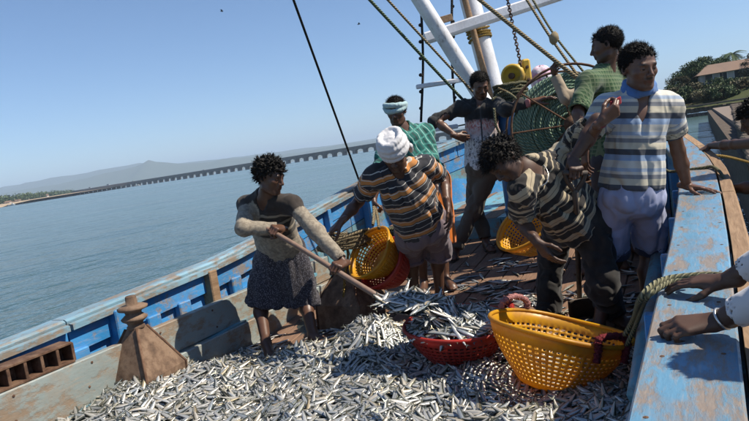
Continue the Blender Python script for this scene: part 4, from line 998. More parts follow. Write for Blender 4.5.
    def trousers(s, ln=(.9, .9), g=.02, flare=.0, waist=.13, h=.009, wr=.007, stretch=(8, 8, 6), r0=.098, r1=.075, hemcarve=.0):
        S = SDF(); S.ell(s.pel+s.up*.03, np.array([.136*s.w, .100*s.w, .12])*s.sc+g*.5, s.MT, .05); S.ell(s.pel-s.up*.05, np.array([.145*s.w, .112*s.w, .09])*s.sc+g, s.MT, .05)
        S.cut(s.pel+s.up*waist, s.up, .5)
        for q, L_ in zip('LR', ln):
            hp, kn, an = getattr(s, 'hip'+q), getattr(s, 'kn_'+q), getattr(s, 'an'+q); A = SDF()
            if L_ <= 1: e = hp+(kn-hp)*L_; d = nrm(kn-hp); A.cap(hp, e+d*.08, r0*s.w, r1+flare, .02)
            else: e = kn+(an-kn)*(L_-1); d = nrm(an-kn); A.cap(hp, kn, r0*s.w, r1, .03); A.cap(kn, e+d*.06, r1, r1-.012+flare, .05)
            A.cut(e, d, .25); A.cap(e-d*.05, e+d*.1, (r1+flare if L_ <= 1 else r1-.012+flare)-.012, None, .003, '-'); S.sub(A, .045)
        v, f = S.mesh(h); return s.finish(v, f, wr, stretch), f
    def lungi(s, hemL, hemR, g=.02, h=.009, wr=.010):
        """wrapped cloth: hull between the two legs down to given leg fractions"""
        S = SDF(); S.ell(s.pel+s.up*.03, np.array([.140*s.w, .104*s.w, .12])*s.sc+g*.6, s.MT, .05); S.cut(s.pel+s.up*.15, s.up, .5); ends = []
        for q, L_ in zip('LR', (hemL, hemR)):
            hp, kn, an = getattr(s, 'hip'+q), getattr(s, 'kn_'+q), getattr(s, 'an'+q); e = hp+(kn-hp)*L_ if L_ <= 1 else kn+(an-kn)*(L_-1); ends.append((e, hp))
        (e1, h1), (e2, h2) = ends; dn = nrm((e1+e2)/2-(h1+h2)/2)
        for t_ in np.linspace(0, 1, 5):
            a = h1*(1-t_)+h2*t_; b = e1*(1-t_)+e2*t_; S.cap(a, b+dn*.06, .098*s.w, .116+.008*math.sin(t_*9), .04)
        S.cut((e1+e2)/2, dn, 1.)
        for t_ in np.linspace(0, 1, 5): b = e1*(1-t_)+e2*t_; S.cap(b-dn*.06, b+dn*.1, .086, None, .01, '-')
        v, f = S.mesh(h); fx = nrm(e1-e2); M = np.stack([fx, np.cross(dn, fx), dn], 1)
        return s.finish(v, f, wr, (16, 14, 2.2), M), f
def person(m, label, skin, hair, garments, extra=None, h=.0085):
    base = (m.anL+m.anR)/2; base = np.array([base[0], base[1], min(m.anL[2], m.anR[2])-.09]); e = empty('person', base, label, 'person')
    v, f, c = m.body(h); obj('body', v, f, skin, e, True, attrs={'skc': c})
    for sd in (-1, 1):                                              # eyes
        ec = m.hc+m.MH@(np.array([sd*.031*m.broad, .0768, -.0005])*m.sc); r = .0112*m.sc; n = 12; vv = []; uv = []
        for i in range(9):
            th = math.pi*i/8
            for k in range(n): a = 6.2832*k/n; q = np.array([math.sin(th)*math.cos(a), math.cos(th), math.sin(th)*math.sin(a)*.8]); vv.append(ec+m.MH@(q*r)); uv.append((.5+.5*q[1], 0, 0))
        ff = [(i*n+k, i*n+(k+1) % n, (i+1)*n+(k+1) % n, (i+1)*n+k)[::-1] for i in range(8) for k in range(n)]
        obj('eye', vv, ff, EYE, e, True, attrs={'tuv': uv})
    if hair: 
        v, f = hair_mesh(m.hc, m.MH, m.sc, hair, m.broad); obj('hair', v, f, HAIR, e, True)
    for nm, (v, f), mat in garments:
        p, sl = m.pat(v); obj(nm, v, f, mat, e, True, attrs={'pat': p, 'sl': sl})
    return e
# ================================================================== THE CREW
def fract_z(t, period, off=0.):
    p = t.xyz(t.coord('pat')); return t.math('FRACT', t.math('ADD', t.math('DIVIDE', p[2], period), 20.+off)), p
def stripes(name, period, stops, off=0., rough=.9):
    def f(t):
        fz, p = fract_z(t, period, off); return t.ramp(fz, stops, 'CONSTANT')
    return cloth_mat(name, f, rough)
def m_left(t):
    p = t.xyz(t.coord('pat')); sl = t.node('ShaderNodeAttribute', attribute_name='sl').outputs['Fac']
    mot = t.mix(t.fr(t.noise(52, 2, None, .5), .44, .56), (.31, .265, .20), (.23, .195, .15)); mot = t.mix(t.math('MULTIPLY', t.fr(t.noise(30, 2), .55, .6), .5), mot, (.15, .12, .09))
    fz = t.math('FRACT', t.math('ADD', t.math('DIVIDE', p[2], .062), 20.)); st = t.ramp(fz, [(0, (.035, .03, .025)), (.70, (.27, .23, .17))], 'CONSTANT')
    body = t.mix(t.math('GREATER_THAN', p[2], .19), mot, st); body = t.mix(t.math('GREATER_THAN', p[2], .39), body, (.028, .022, .019)); return t.mix(sl, body, mot)
def m_jack(t):
    p = t.xyz(t.coord('pat')); sl = t.node('ShaderNodeAttribute', attribute_name='sl').outputs['Fac']; ch = (.02, .021, .023)
    sp = t.noise(60, 5, t.scale(t.coord('pat'), (1, 1, .6)), .7); z = t.math('ADD', p[2], t.math('MULTIPLY', t.noise(26, 3), .07))
    red = t.mix(t.fr(sp, .44, .54), (.45, .16, .14), (.62, .52, .5)); wht = t.mix(t.fr(sp, .50, .60), (.62, .62, .63), (.09, .09, .1))
    c = t.mix(t.fr(z, .27, .38), wht, red); c = t.mix(t.fr(z, .42, .45), c, ch)
    zip_ = t.math('LESS_THAN', t.math('ABSOLUTE', p[0]), .007); c = t.mix(t.math('MULTIPLY', zip_, t.math('GREATER_THAN', p[1], 0.)), c, (.05, .05, .055))
    s = t.mix(t.math('LESS_THAN', p[2], .145), ch, (.5, .2, .2)); return t.mix(sl, c, s)
def m_green(t):
    p = t.xyz(t.coord('pat')); a = t.math('FRACT', t.math('ADD', t.math('MULTIPLY', p[0], 15.), 20.)); b = t.math('FRACT', t.math('ADD', t.math('MULTIPLY', p[2], 11.), 20.))
    c = t.mix(t.math('LESS_THAN', a, .3), (.012, .15, .125), (.02, .085, .08)); c = t.mix(t.math('LESS_THAN', t.math('ABSOLUTE', t.math('SUBTRACT', a, .6)), .05), c, (.32, .5, .46)); return t.mix(t.math('LESS_THAN', b, .16), c, (.07, .27, .23))
def m_check(t):
    p = t.xyz(t.coord('pat')); a = t.math('FRACT', t.math('ADD', t.math('MULTIPLY', p[0], 34.), 20.)); a2 = t.math('FRACT', t.math('ADD', t.math('MULTIPLY', p[1], 34.), 20.)); b = t.math('FRACT', t.math('ADD', t.math('MULTIPLY', p[2], 34.), 20.))
    c = t.mix(t.math('LESS_THAN', b, .5), (.022, .065, .024), (.05, .10, .04)); g = t.math('MAXIMUM', t.math('LESS_THAN', a, .22), t.math('LESS_THAN', b, .2)); return t.mix(g, c, (.12, .16, .085))
def m_lungi(t):
    w = t.coord(); v = t.vor(120, t.scale(w, (1, 1, .7))); n = t.fr(v, .28, .45); return t.mix(n, (.15, .145, .17), (.030, .028, .038))
C_LEFT = cloth_mat('mottled_vest_shirt', m_left); C_JACK = cloth_mat('charcoal_print_jacket', m_jack); C_GREEN = cloth_mat('teal_plaid_shirt', m_green); C_CHECK = cloth_mat('green_check_shirt', m_check); C_LUNGI = cloth_mat('dark_print_lungi', m_lungi)
OR, CH, WH = (.48, .20, .055), (.025, .027, .035), (.5, .48, .44)
C_CEN = stripes('orange_stripe_polo', .118, [(0, CH), (.30, WH), (.345, CH), (.40, OR), (.62, WH), (.665, OR), (.70, CH), (.93, WH), (.965, CH)], .25)
CRM, BLK = (.40, .33, .22), (.018, .017, .017)
C_BEND = stripes('cream_black_tee', .175, [(0, BLK), (.26, CRM), (.36, (.2, .16, .11)), (.39, CRM), (.52, BLK), (.76, CRM), (.80, BLK), (.90, CRM)], .1)
W2, LB, DS = (.58, .56, .50), (.26, .36, .52), (.055, .065, .085)
C_WHITE = stripes('white_blue_band_polo', .20, [(0, W2), (.20, LB), (.36, DS), (.52, (.50, .46, .36)), (.70, (.20, .21, .23)), (.82, W2), (.90, (.33, .40, .5))], .32)
C_SHORTW = cloth_mat('pale_blue_shorts', (.30, .33, .48)); C_PURP = cloth_mat('mauve_shorts', (.155, .115, .135)); C_BLACK = cloth_mat('black_trousers', (.014, .014, .015)); C_BROWN = cloth_mat('grey_brown_trousers', (.095, .078, .06))
C_ORNG = cloth_mat('orange_lungi', (.62, .16, .015)); C_NAVY = cloth_mat('dark_trousers', (.025, .027, .035)); C_BEIGE = cloth_mat('beige_shirt', (.36, .29, .21)); C_TURB = cloth_mat('white_cotton', (.66, .65, .66)); C_TEALB = cloth_mat('pale_teal_cloth', (.36, .50, .52)); C_SCARF = cloth_mat('blue_scarf', (.075, .18, .42))
C_WSHIRT = cloth_mat('white_shirt', (.62, .60, .60)); C_MAR = cloth_mat('maroon_cloth', (.2, .03, .04))
t = Mt('worn_pole_wood', .6); n = t.noise(5, 6, t.scale(t.coord(), (6, 6, 1))); t.col(t.mix(n, (.13, .075, .05), (.26, .17, .125))).bump(t.noise(40, 4), .3, .003); POLE = t.m
t = Mt('dark_iron', .6, .6); n = t.noise(12, 6); t.col(t.mix(n, (.05, .045, .04), (.13, .1, .08))).bump(n, .4, .004); IRON = t.m
FIST = (1.15, 1.35, .8); RELAX = ((.25, .35, .25), (.3, .45, .3), (.35, .5, .35), (.4, .5, .35)); FLAT = ((.05, .1, .1), (.05, .1, .1), (.05, .12, .1), (.08, .15, .1))
def grip(pt, axis, dap, nap, r):
    ax = nrm(axis); d = nrm(dap-ax*(dap@ax)); n = np.cross(ax, d); n = n if n@nap > 0 else -n; return pt-d*.078-n*(r+.019), d, n
def ankle(x, y, up=0.): p = PDK(x, y, up); return p+U0*.075
# ---------- man with the scoop shovel, left
SH1a, SH1b = P(262, 226, 4.06), P(384, 299, 3.64)
sp = lambda s: SH1a+(SH1b-SH1a)*s
w1 = grip(sp(.10), SH1b-SH1a, V3(.25, -.9, -.2), V3(.2, .3, -.9), .016); w2 = grip(sp(.63), SH1b-SH1a, V3(.1, -.95, -.25), V3(-.1, .2, -.9), .016)
m1 = Man(pel=P(279, 246, 4.47), neck=P(266, 199, 4.20), shR=P(246, 204, 4.27), shL=P(291, 203, 4.14), hc=P(270, 176, 4.08), hf=V3(.78, -.42, -.34), wrR=w1[0], wrL=w2[0], ehR=(236, 226, 4.2), ehL=(313, 236),
         anR=ankle(268, 353, .06), anL=ankle(315, 347, .06), khR=(258, 308), khL=(308, 304), ftR=V3(.3, -.9, 0), ftL=V3(.75, -.6, 0), handR=(w1[1], w1[2], FIST, .04, .9), handL=(w2[1], w2[2], FIST, .04, .9), seed=1., sc=.97, hipdir=nrm(V3(.9, -.2, 0)))
E1 = person(m1, 'curly haired man in mottled shirt and dark lungi scooping with a long shovel', SK1, dict(n=1000, r=.0085, len=.027, jit=.8, sweep=(0, .2, -.15), str=6, sl=.012, front=.048, top=1.25),
       [('shirt', m1.shirt((1.88, 1.86), g=.014, hem=.07, vneck=.10, wr=.0075, sleeve_r=.059, collar=1, stretch=(11, 11, 14), fa=.052), C_LEFT), ('lungi', m1.lungi(1.1, 1.12, wr=.02), C_LUNGI)])
# ---------- stocky man in orange stripes, white head cloth
m2 = Man(pel=P(421, 224, 4.36), neck=P(397, 171, 4.08), shR=P(374, 175, 4.10), shL=P(424, 164, 4.16), hc=P(394, 152, 3.98), hf=V3(-.18, -.72, -.62), wrR=P(341, 222, 4.12), wrL=P(447, 204, 4.20), ehR=(360, 200), ehL=(445, 183),
         anR=ankle(417, 311), anL=ankle(441, 305), khR=(411, 264), khL=(438, 259), ftR=V3(-.2, -.95, 0), ftL=V3(.3, -.9, 0), handR=(V3(-.75, .0, -.5), V3(.1, .25, -.9), ((.5, .6, .4), (.6, .7, .4), (.7, .7, .4), (.8, .7, .4)), .1, .3), handL=(V3(.12, -.1, -1), V3(-.9, -.2, -.1), RELAX, .1, .3), seed=2., w=1.06, sc=1.0, beard=dict(m=.8, b=.35))
E2 = person(m2, 'stocky man in orange striped polo and mauve shorts with white head cloth', SK1, dict(n=420, r=.004, len=.003, front=.06, str=0),
       [('shirt', m2.shirt((.72, .72), g=.018, hem=.035, vneck=.05, wr=.016, sleeve_r=.070, collar=1, stretch=(14, 12, 8)), C_CEN), ('shorts', m2.trousers((1.22, 1.20), g=.024, flare=.022, r0=.102, r1=.092, wr=.019, stretch=(13, 12, 7)), C_PURP)])
def cuffs(m, mat, e, fr=1.04, r=.098):
    for q in 'LR':
        kn, an, hp = getattr(m, 'kn_'+q), getattr(m, 'an'+q), getattr(m, 'hip'+q); c = kn+(an-kn)*(fr-1); d = nrm(an-kn); S = SDF(); u = nrm(np.cross(d, F0)); w_ = np.cross(d, u)
        for k in range(18):
            a, b = k*.34907, (k+1)*.34907; S.cap(c+(u*math.cos(a)+w_*math.sin(a))*r, c+(u*math.cos(b)+w_*math.sin(b))*r, .017, None, .012)
        v, f = S.mesh(.006); obj('trouser_cuff', m.finish(v, f, .004), f, mat, e, True)
cuffs(m2, C_PURP, E2, 1.2, .086)
def wrap(m, e, mat, rows, name, zr=(.02, .09), r=.019, tail=None, top=False, back_tilt=.0):
    S = SDF(); s = m.sc
    for k in range(rows):
        z = zr[0]+(zr[1]-zr[0])*k/max(1, rows-1); rad = (.083+.004*math.sin(k*2.1))*math.sqrt(max(.15, 1-max(0, (z-.035)/.115)**2)); pts = []
        for a in np.linspace(0, 6.2832, 26, endpoint=False):
            pts.append(np.array([math.cos(a)*rad*m.broad, -.014+math.sin(a)*(rad+.019), z+.014*math.sin(a+k*.7)*(1 if k % 2 else -1)+back_tilt*-math.sin(a)])*s)
        ring_chain(S, m.hc, m.MH, pts, r*s, .010)
    if top: S.ell(m.hc+m.MH@(np.array([0, -.015, .055])*s), np.array([.076, .095, .072])*s, m.MH, .02)
    if tail:
        pts = [m.hc+m.MH@(np.array(q)*s) for q in tail]
        for a, b in zip(pts[:-1], pts[1:]): S.cap(a, b, .016, .014, .012)
    v, f = S.mesh(.005); v = m.finish(v, f, .003, (30, 30, 14), m.MH); obj(name, v, f, mat, e, True)
wrap(m2, E2, C_TURB, 8, 'head_cloth', (.024, .108), .0165, [(-.085, -.03, .03), (-.1, -.06, -.02), (-.095, -.075, -.07)], True)
# ---------- man in teal plaid shirt behind
m3 = Man(pel=P(431, 182, 5.25), neck=P(402, 130, 5.16), shR=P(386, 139, 5.06), shL=P(425, 131, 5.26), hc=P(396, 111, 5.10), hf=V3(-.25, -.9, -.22), wrR=P(374, 199, 4.86), wrL=P(437, 192, 5.06), ehR=(379, 170), ehL=(441, 164),
         anR=ankle(425, 290), anL=ankle(447, 286), khR=(420, 237), khL=(444, 233), ftR=V3(-.2, -.9, 0), ftL=V3(.2, -.9, 0), handR=(V3(-.05, -.2, -1), V3(.9, -.3, 0), FIST, .05, .8), handL=(V3(-.3, -.3, -.9), V3(-.8, .2, .2), RELAX, .1, .3), seed=3., sc=.96, beard=dict(m=.8, b=.25))
E3 = person(m3, 'man in teal plaid shirt and orange lungi with pale teal headband', SK1, dict(n=1100, r=.0062, len=.0075, front=.056, sweep=(0, .3, 0), jit=.35, str=11, sl=.013),
       [('shirt', m3.shirt((.98, .98), g=.018, hem=.04, vneck=.06, wr=.016, sleeve_r=.064, collar=1, stretch=(14, 12, 8)), C_GREEN), ('lungi', m3.lungi(1.2, 1.2), C_ORNG)], h=.0095)
wrap(m3, E3, C_TEALB, 2, 'head_band', (.028, .056), .019, [(.085, -.02, .04), (.105, -.05, .03), (.10, -.06, .0)])
# ---------- man in printed jacket leaning on the reel
m4 = Man(pel=P(484, 163, 5.92), neck=P(480, 104, 5.86), shR=P(462, 107, 5.84), shL=P(498, 105, 5.78), hc=P(480, 85, 5.78), hf=V3(.05, -.86, -.5), wrR=P(456, 136, 5.74), wrL=P(534, 101, 5.36), ehR=(430, 121), ehL=(515, 106),
         anR=ankle(487, 249), anL=ankle(456, 257), khR=(474, 203), khL=(496, 201, 5.6), ftR=V3(.1, -.95, 0), ftL=V3(-.35, -.9, 0), handR=(V3(.85, .1, -.35), V3(.2, .9, .1), ((.6, .7, .4),)*4, .05, .4), handL=(V3(.85, -.25, .15), V3(-.05, .35, -.9), ((.1, .3, .2), (.15, .35, .2), (.2, .35, .2), (.25, .4, .2)), .16, .1), seed=4., sc=1.0, beard=dict(m=.85, g=.8))
E4 = person(m4, 'man in charcoal jacket with red and white print leaning on the reel', SK2, dict(n=1100, r=.0062, len=.0075, front=.066, sweep=(.5, .8, 0), jit=.15, str=11, sl=.013),
       [('jacket', m4.shirt((1.9, 1.12), g=.016, hem=.05, wr=.016, sleeve_r=.062, collar=1, vneck=.04, stretch=(13, 11, 9)), C_JACK), ('trousers', m4.trousers((1.92, 1.92), g=.016, r0=.090, r1=.07, wr=.016, stretch=(9, 9, 10)), C_BROWN)], h=.0095)
def sandals(m, e, mat):
    for q in 'LR':
        an, fd = getattr(m, 'an'+q), nrm(getattr(m, 'ft'+q)); c = an-U0*.082+fd*.065; sd = np.cross(fd, U0); mb = MB(); v = []
        for i in range(20):
            a = 6.2832*i/20; v.append(c+fd*.135*math.cos(a)+sd*(.046+.006*math.cos(a))*math.sin(a))
        n = 20; vv = [p-U0*.012 for p in v]+[p+U0*.008 for p in v]; mb.add(vv, [tuple(range(n))[::-1], tuple(range(n, 2*n))]+[(i, (i+1) % n, n+(i+1) % n, n+i) for i in range(n)]); o = mb.build('sandal', mat, e)
        mb = MB(); mb.tube(smooth_pts([c+fd*.05+sd*.047, c+fd*.045+U0*.06+sd*.02, c+fd*.045+U0*.06-sd*.02, c+fd*.05-sd*.047], 5), .011, 6); mb.build('strap', mat, o, True)
sandals(m4, E4, IRON)
# ---------- bending man in cream and black tee, holding a shovel
G5 = P(575, 173, 3.32); SH2b = PDK(582, 318); SH2b[2] = deck(SH2b[1])+.03
w5 = grip(G5, CR, V3(-.1, -.75, -.5), V3(0, .4, -.9), .014)
m5 = Man(pel=P(576, 217, 3.70), neck=P(529, 170, 3.42), shL=P(563, 155, 3.56), shR=P(520, 189, 3.32), hc=P(503, 160, 3.34), hf=V3(-.55, -.38, -.74), hup=nrm(V3(-.75, -.1, .35)), wrL=w5[0], wrR=P(537, 242, 3.30), ehL=(589, 131, 3.38), ehR=(521, 220),
         anR=ankle(549, 323), anL=ankle(614, 322), khR=(551, 268), khL=(601, 268), ftR=V3(-.7, -.6, 0), ftL=V3(.2, -.95, 0), handL=(w5[1], w5[2], FIST, .05, .8), handR=(V3(.45, -.2, -.85), V3(.8, .3, .2), RELAX, .12, .3), seed=5., w=1.08, sc=1.0, hipdir=nrm(V3(.9, -.1, 0)))
E5 = person(m5, 'bending man in cream and black striped tee reaching into a basket', SK3, dict(n=1200, r=.007, len=.024, front=.045, sweep=(.15, .9, -.5), jit=.25, str=6, sl=.026),
       [('shirt', m5.shirt((.80, .80), g=.016, hem=.03, vneck=.06, wr=.019, sleeve_r=.070, stretch=(15, 12, 7), loose=.004), C_BEND), ('trousers', m5.trousers((1.98, 1.98), g=.018, r0=.100, r1=.086, wr=.02, stretch=(12, 12, 8)), C_BLACK)])
mb = MB(); nk = m5.neck+m5.up*.01; mb.tube([nk+m5.el*.075*math.cos(a)+m5.fr*(.035+.085*math.sin(a))-U0*(.02+.045*max(0, math.sin(a))) for a in np.linspace(0, 6.2832, 40, endpoint=False)], .0028, 6, closed=True)
t = Mt('silver', .3, .9); t.col((.6, .58, .55)); SILV = t.m
mb.build('necklace', SILV, E5, True)
# ---------- man in white and blue banded polo
gw = PZ(687, 186, 1.695)
m6 = Man(pel=P(632, 190, 3.58), neck=P(638, 96, 3.50), shR=P(606, 106, 3.52), shL=P(667, 107, 3.50), hc=P(639, 67, 3.40), hf=V3(.16, -.92, -.22), wrR=P(602, 121, 3.26), wrL=gw, ehR=(588, 134), ehL=(681, 148),
         anR=ankle(600, 338), anL=ankle(650, 332), khR=(613, 258), khL=(650, 254), ftR=V3(-.2, -.95, 0), ftL=V3(.3, -.9, 0), handR=(V3(.8, -.15, .5), V3(.1, .8, .45), ((.8, .9, .5), (.9, 1., .5), (1., 1., .5), (1.1, 1., .5)), .06, .6), handL=(V3(.62, -.75, -.2), V3(0, -.15, -1), FLAT, .24, -.05), seed=6., w=1.0, sc=1.04, broad=1.04, beard=dict(m=.95, b=.25))
E6 = person(m6, 'man in white and blue banded polo and pale shorts holding a red packet', SK2, dict(n=1100, r=.0062, len=.0075, front=.060, sweep=(1.3, .5, .2), jit=.15, str=11, sl=.013, top=1.9),
       [('shirt', m6.shirt((.62, .62), g=.018, hem=-.015, vneck=.19, wr=.017, sleeve_r=.070, collar=1, stretch=(14, 11, 8), hemw=.9), C_WHITE), ('shorts', m6.trousers((.93, .93), g=.022, flare=.012, r0=.092, r1=.080, wr=.015, stretch=(13, 12, 6)), C_SHORTW)])
S = SDF()
for k in range(2):
    ring_chain(S, m6.neck+m6.up*(.03+.028*k), m6.MT, [np.array([math.cos(a)*(.075-.006*k), .012+math.sin(a)*.078, .012*math.sin(a*2+k)-.018*math.sin(a)]) for a in np.linspace(0, 6.2832, 22, endpoint=False)], .0165, .016)
v, f = S.mesh(.0055); obj('neck_scarf', m6.finish(v, f, .006, (24, 24, 10)), f, C_SCARF, E6, True)
cuffm = cloth_mat('navy_band', (.03, .035, .07))
for q in 'LR':                                                       # dark band at the shorts hem
    kn, hp = getattr(m6, 'kn_'+q), getattr(m6, 'hip'+q); d = nrm(kn-hp); c = hp+(kn-hp)*.88; S = SDF(); S.cap(c-d*.03, c+d*.03, .0985, .1005, .01); S.cut(c+d*.022, d, .3); S.cut(c-d*.025, -d, .3); S.cap(c-d*.1, c+d*.1, .088, .088, .003, '-'); v, f = S.mesh(.006); obj('hem_band', m6.finish(v, f, .004), f, cuffm, E6, True)
t = Mt('red_packet', .4); t.col((.36, .03, .03)); mb = MB(); c = m6.wrR+nrm(V3(.8, -.15, .5))*.105+V3(.0, .035, .03); mb.box(c, nrm(V3(.9, 0, .3))*.032, nrm(V3(.1, 1, 0))*.011, U0*.02, .004); mb.build('red_packet', t.m, None, label='small red packet in the hand of the banded polo man', cat='packet')
mb = MB(); wv = nrm(m6.wrR-m6.el_R); u = nrm(np.cross(wv, U0)); w_ = np.cross(wv, u); mb.tube([m6.wrR-wv*.015+(u*math.cos(a)+w_*math.sin(a))*.029 for a in np.linspace(0, 6.2832, 20, endpoint=False)], .004, 6, closed=True); mb.build('bracelet', C_MAR, E6, True)
# ---------- man in green check shirt, back turned
m7 = Man(pel=P(611, 156, 4.62), neck=P(606, 71, 4.56), shL=P(588, 80, 4.40), shR=P(622, 76, 4.74), hc=P(606, 45, 4.50), hf=V3(-.86, .42, -.15), wrL=P(585, 150, 4.28), wrR=P(634, 150, 4.6), ehL=(578, 114), ehR=(633, 115),
         anL=ankle(598, 275), anR=ankle(622, 270), khL=(602, 212), khR=(620, 210), ftL=V3(-.7, .6, 0), ftR=V3(-.6, .7, 0), handL=(V3(-.1, .1, -1), V3(.9, .2, 0), RELAX, .1, .3), handR=(V3(0, 0, -1), V3(-.9, 0, 0), RELAX, .1, .3), seed=7., sc=1.02, beard=dict(m=.8, b=.5))
E7 = person(m7, 'man in green check shirt with his back turned behind the polo man', SK1, dict(n=1100, r=.0062, len=.0075, front=.055, sweep=(0, -1.2, -.4), jit=.15, str=11, sl=.013, top=1.7),
       [('shirt', m7.shirt((.9, .9), g=.02, hem=.10, wr=.012, sleeve_r=.070, collar=1), C_CHECK), ('trousers', m7.trousers((1.9, 1.9), g=.016, r0=.098, r1=.08), C_NAVY)], h=.0095)
# ---------- man in beige shirt gripping the thick rope, mostly hidden
w8 = grip(P(557, 66, 4.93), P(606, 100, 4.75)-P(480, 0, 5.15), V3(-.5, -.3, .6), V3(.1, -.5, .5), .016)
m8 = Man(pel=P(619, 154, 5.05), neck=P(613, 78, 5.0), shR=P(596, 88, 4.98), shL=P(632, 84, 5.02), hc=P(611, 56, 4.97), hf=V3(-.5, -.8, -.1), wrR=w8[0], wrL=P(640, 150, 4.95), ehR=(578, 108), ehL=(640, 120),
         anR=ankle(605, 256), anL=ankle(632, 252), khR=(610, 205), khL=(628, 203), ftR=V3(-.2, -.9, 0), ftL=V3(.2, -.9, 0), handR=(w8[1], w8[2], FIST, .04, .9), handL=(V3(0, 0, -1), V3(-.9, 0, 0), RELAX, .1, .3), seed=8., sc=.92)
E8 = person(m8, 'man in beige shirt gripping the thick rope, hidden behind the check shirt', SK1, dict(n=420, r=.011, len=.014, str=2),
       [('shirt', m8.shirt((1.2, 1.85), g=.02, hem=.12, wr=.010, sleeve_r=.08), C_BEIGE), ('trousers', m8.trousers((1.9, 1.9), g=.016), C_NAVY)], h=.011)
# ---------- two men on the jetty holding the boat
hc9 = P(757, 118, 4.02); nk = hc9+np.array([.10, .05, -.14]); pl = nk+np.array([.30, .16, -.33]); pl[2] = 1.62
hd9 = PZ(702, 150, 1.79); gx = nrm(np.array([-1, .2, 0]))
m9 = Man(pel=pl, neck=nk, shL=nk+np.array([-.02, -.17, -.04]), shR=nk+np.array([-.03, .17, -.04]), hc=hc9, hf=nrm(np.array([-.85, -.1, -.35])), wrR=hd9+np.array([.06, -.06, .03]), wrL=nk+np.array([-.32, -.1, -.30]), ehR=(728, 140), ehL=nk+np.array([-.1, -.3, -.3]),
         anL=np.array([pl[0]-.10, pl[1]-.16, 1.39]), anR=np.array([pl[0]-.10, pl[1]+.16, 1.39]), khL=np.array([pl[0]-.36, pl[1]-.16, 1.8]), khR=np.array([pl[0]-.36, pl[1]+.2, 1.75]), ftL=np.array([-1., 0, 0]), ftR=np.array([-1., 0, 0]),
         handR=(np.array([-.85, -.15, -.35]), np.array([-.3, 0, -.9]), ((.1, .35, .2), (.15, .4, .2), (.2, .4, .2), (.25, .45, .2)), .2, .2), handL=(np.array([-.3, .1, -.9]), np.array([0, .9, 0]), RELAX, .1, .3), seed=9., sc=.98)
E9 = person(m9, 'dark haired man squatting on the jetty with one arm stretched to the gunwale', SK3, dict(n=900, r=.009, len=.028, jit=.6, front=.048, str=6, sl=.016),
       [('shorts', m9.trousers((.9, .9), g=.02, r0=.104, r1=.085), C_NAVY), ('vest', m9.shirt((.25, .25), g=.014, hem=.08, vneck=.04, sleeve_r=.064), C_BROWN)], h=.0095)
pA = PZ(716, 322, 1.605); pB = PZ(725, 281, 1.63)
m10 = Man(pel=np.array([.82, 1.72, 1.60]), neck=np.array([.60, 1.80, 2.03]), shL=np.array([.55, 1.64, 1.97]), shR=np.array([.55, 2.00, 1.97]), hc=np.array([.53, 1.83, 2.20]), hf=nrm(np.array([-.85, .2, -.4])), wrL=pA, wrR=pB, ehL=np.array([.45, 1.72, 1.66]), ehR=np.array([.45, 2.15, 1.68]),
          anL=np.array([.74, 1.52, 1.39]), anR=np.array([.74, 1.95, 1.39]), khL=np.array([.46, 1.5, 1.75]), khR=np.array([.46, 1.95, 1.75]), ftL=np.array([-1., -.1, 0]), ftR=np.array([-1., .1, 0]),
          handL=(nrm(PZ(690, 325, 1.602)-pA), np.array([0, .35, -.9]), ((.35, 1.5, 1.1),)*4, .01, .6), handR=(nrm(PZ(700, 281, 1.625)-pB), np.array([0, .2, -.95]), ((.12, .3, .2), (.1, .3, .2), (.12, .3, .2), (.15, .3, .2)), .05, .2), seed=10., sc=1.0)
E10 = person(m10, 'man in white rolled sleeves leaning from the jetty onto the gunwale', SK3, dict(n=460, r=.012, len=.02, str=3),
       [('shirt', m10.shirt((1.84, 1.80), g=.02, hem=.1, sleeve_r=.07, collar=1), C_WSHIRT), ('trousers', m10.trousers((1.7, 1.7), g=.016), C_BLACK)])
mb = MB(); wv = nrm(m10.wrL-m10.el_L); u = nrm(np.cross(wv, U0)); w_ = np.cross(wv, u); mb.tube([m10.wrL-wv*.02+(u*math.cos(a)+w_*math.sin(a))*.029 for a in np.linspace(0, 6.2832, 24, endpoint=False)], .004, 6, closed=True); mb.build('bangle', SILV, E10, True)
for n_, q in dict(m1=m1, m2=m2, m3=m3, m4=m4, m5=m5, m6=m6, m7=m7, m8=m8, m9=m9, m10=m10).items(): q.report(n_)
# ================================================================== BASKETS, SHOVELS
def plastic(name, c, dirt):
    t = Mt(name, .42, 0, .5); n = t.noise(7, 6, None, .65); t.col(t.mix(t.fr(n, .40, .62), c, dirt)); t.b.inputs['Subsurface Weight'].default_value = .0
    t.bump(t.noise(60, 4), .15, .002); t.rough(t.fr(n, .1, 1.1)); tr = t.node('ShaderNodeBsdfTranslucent'); tr.inputs[0].default_value = (*c, 1); mx = t.node('ShaderNodeMixShader'); mx.inputs[0].default_value = .38; out = t.n['Material Output']; t.l.new(t.b.outputs[0], mx.inputs[1]); t.l.new(tr.outputs[0], mx.inputs[2]); t.l.new(mx.outputs[0], out.inputs['Surface']); return t.m
PYEL = plastic('yellow_plastic', (.76, .41, .018), (.52, .25, .03)); PRED = plastic('red_plastic', (.56, .045, .03), (.40, .05, .035)); PBRN = plastic('brown_plastic', (.12, .07, .04), (.07, .05, .035))
def fuzzy(name, c):
    t = Mt(name, 1., 0, .05); n = t.noise(90, 4); t.col(t.mix(n, [q*.35 for q in c], [min(1, q*1.5) for q in c])).bump(n, 1., .01); return t.m
FZM = fuzzy('maroon_rope_wrap', (.16, .03, .035)); FZP = fuzzy('pink_rope_wrap', (.36, .17, .16)); FZR = fuzzy('red_rope_wrap', (.33, .035, .03))
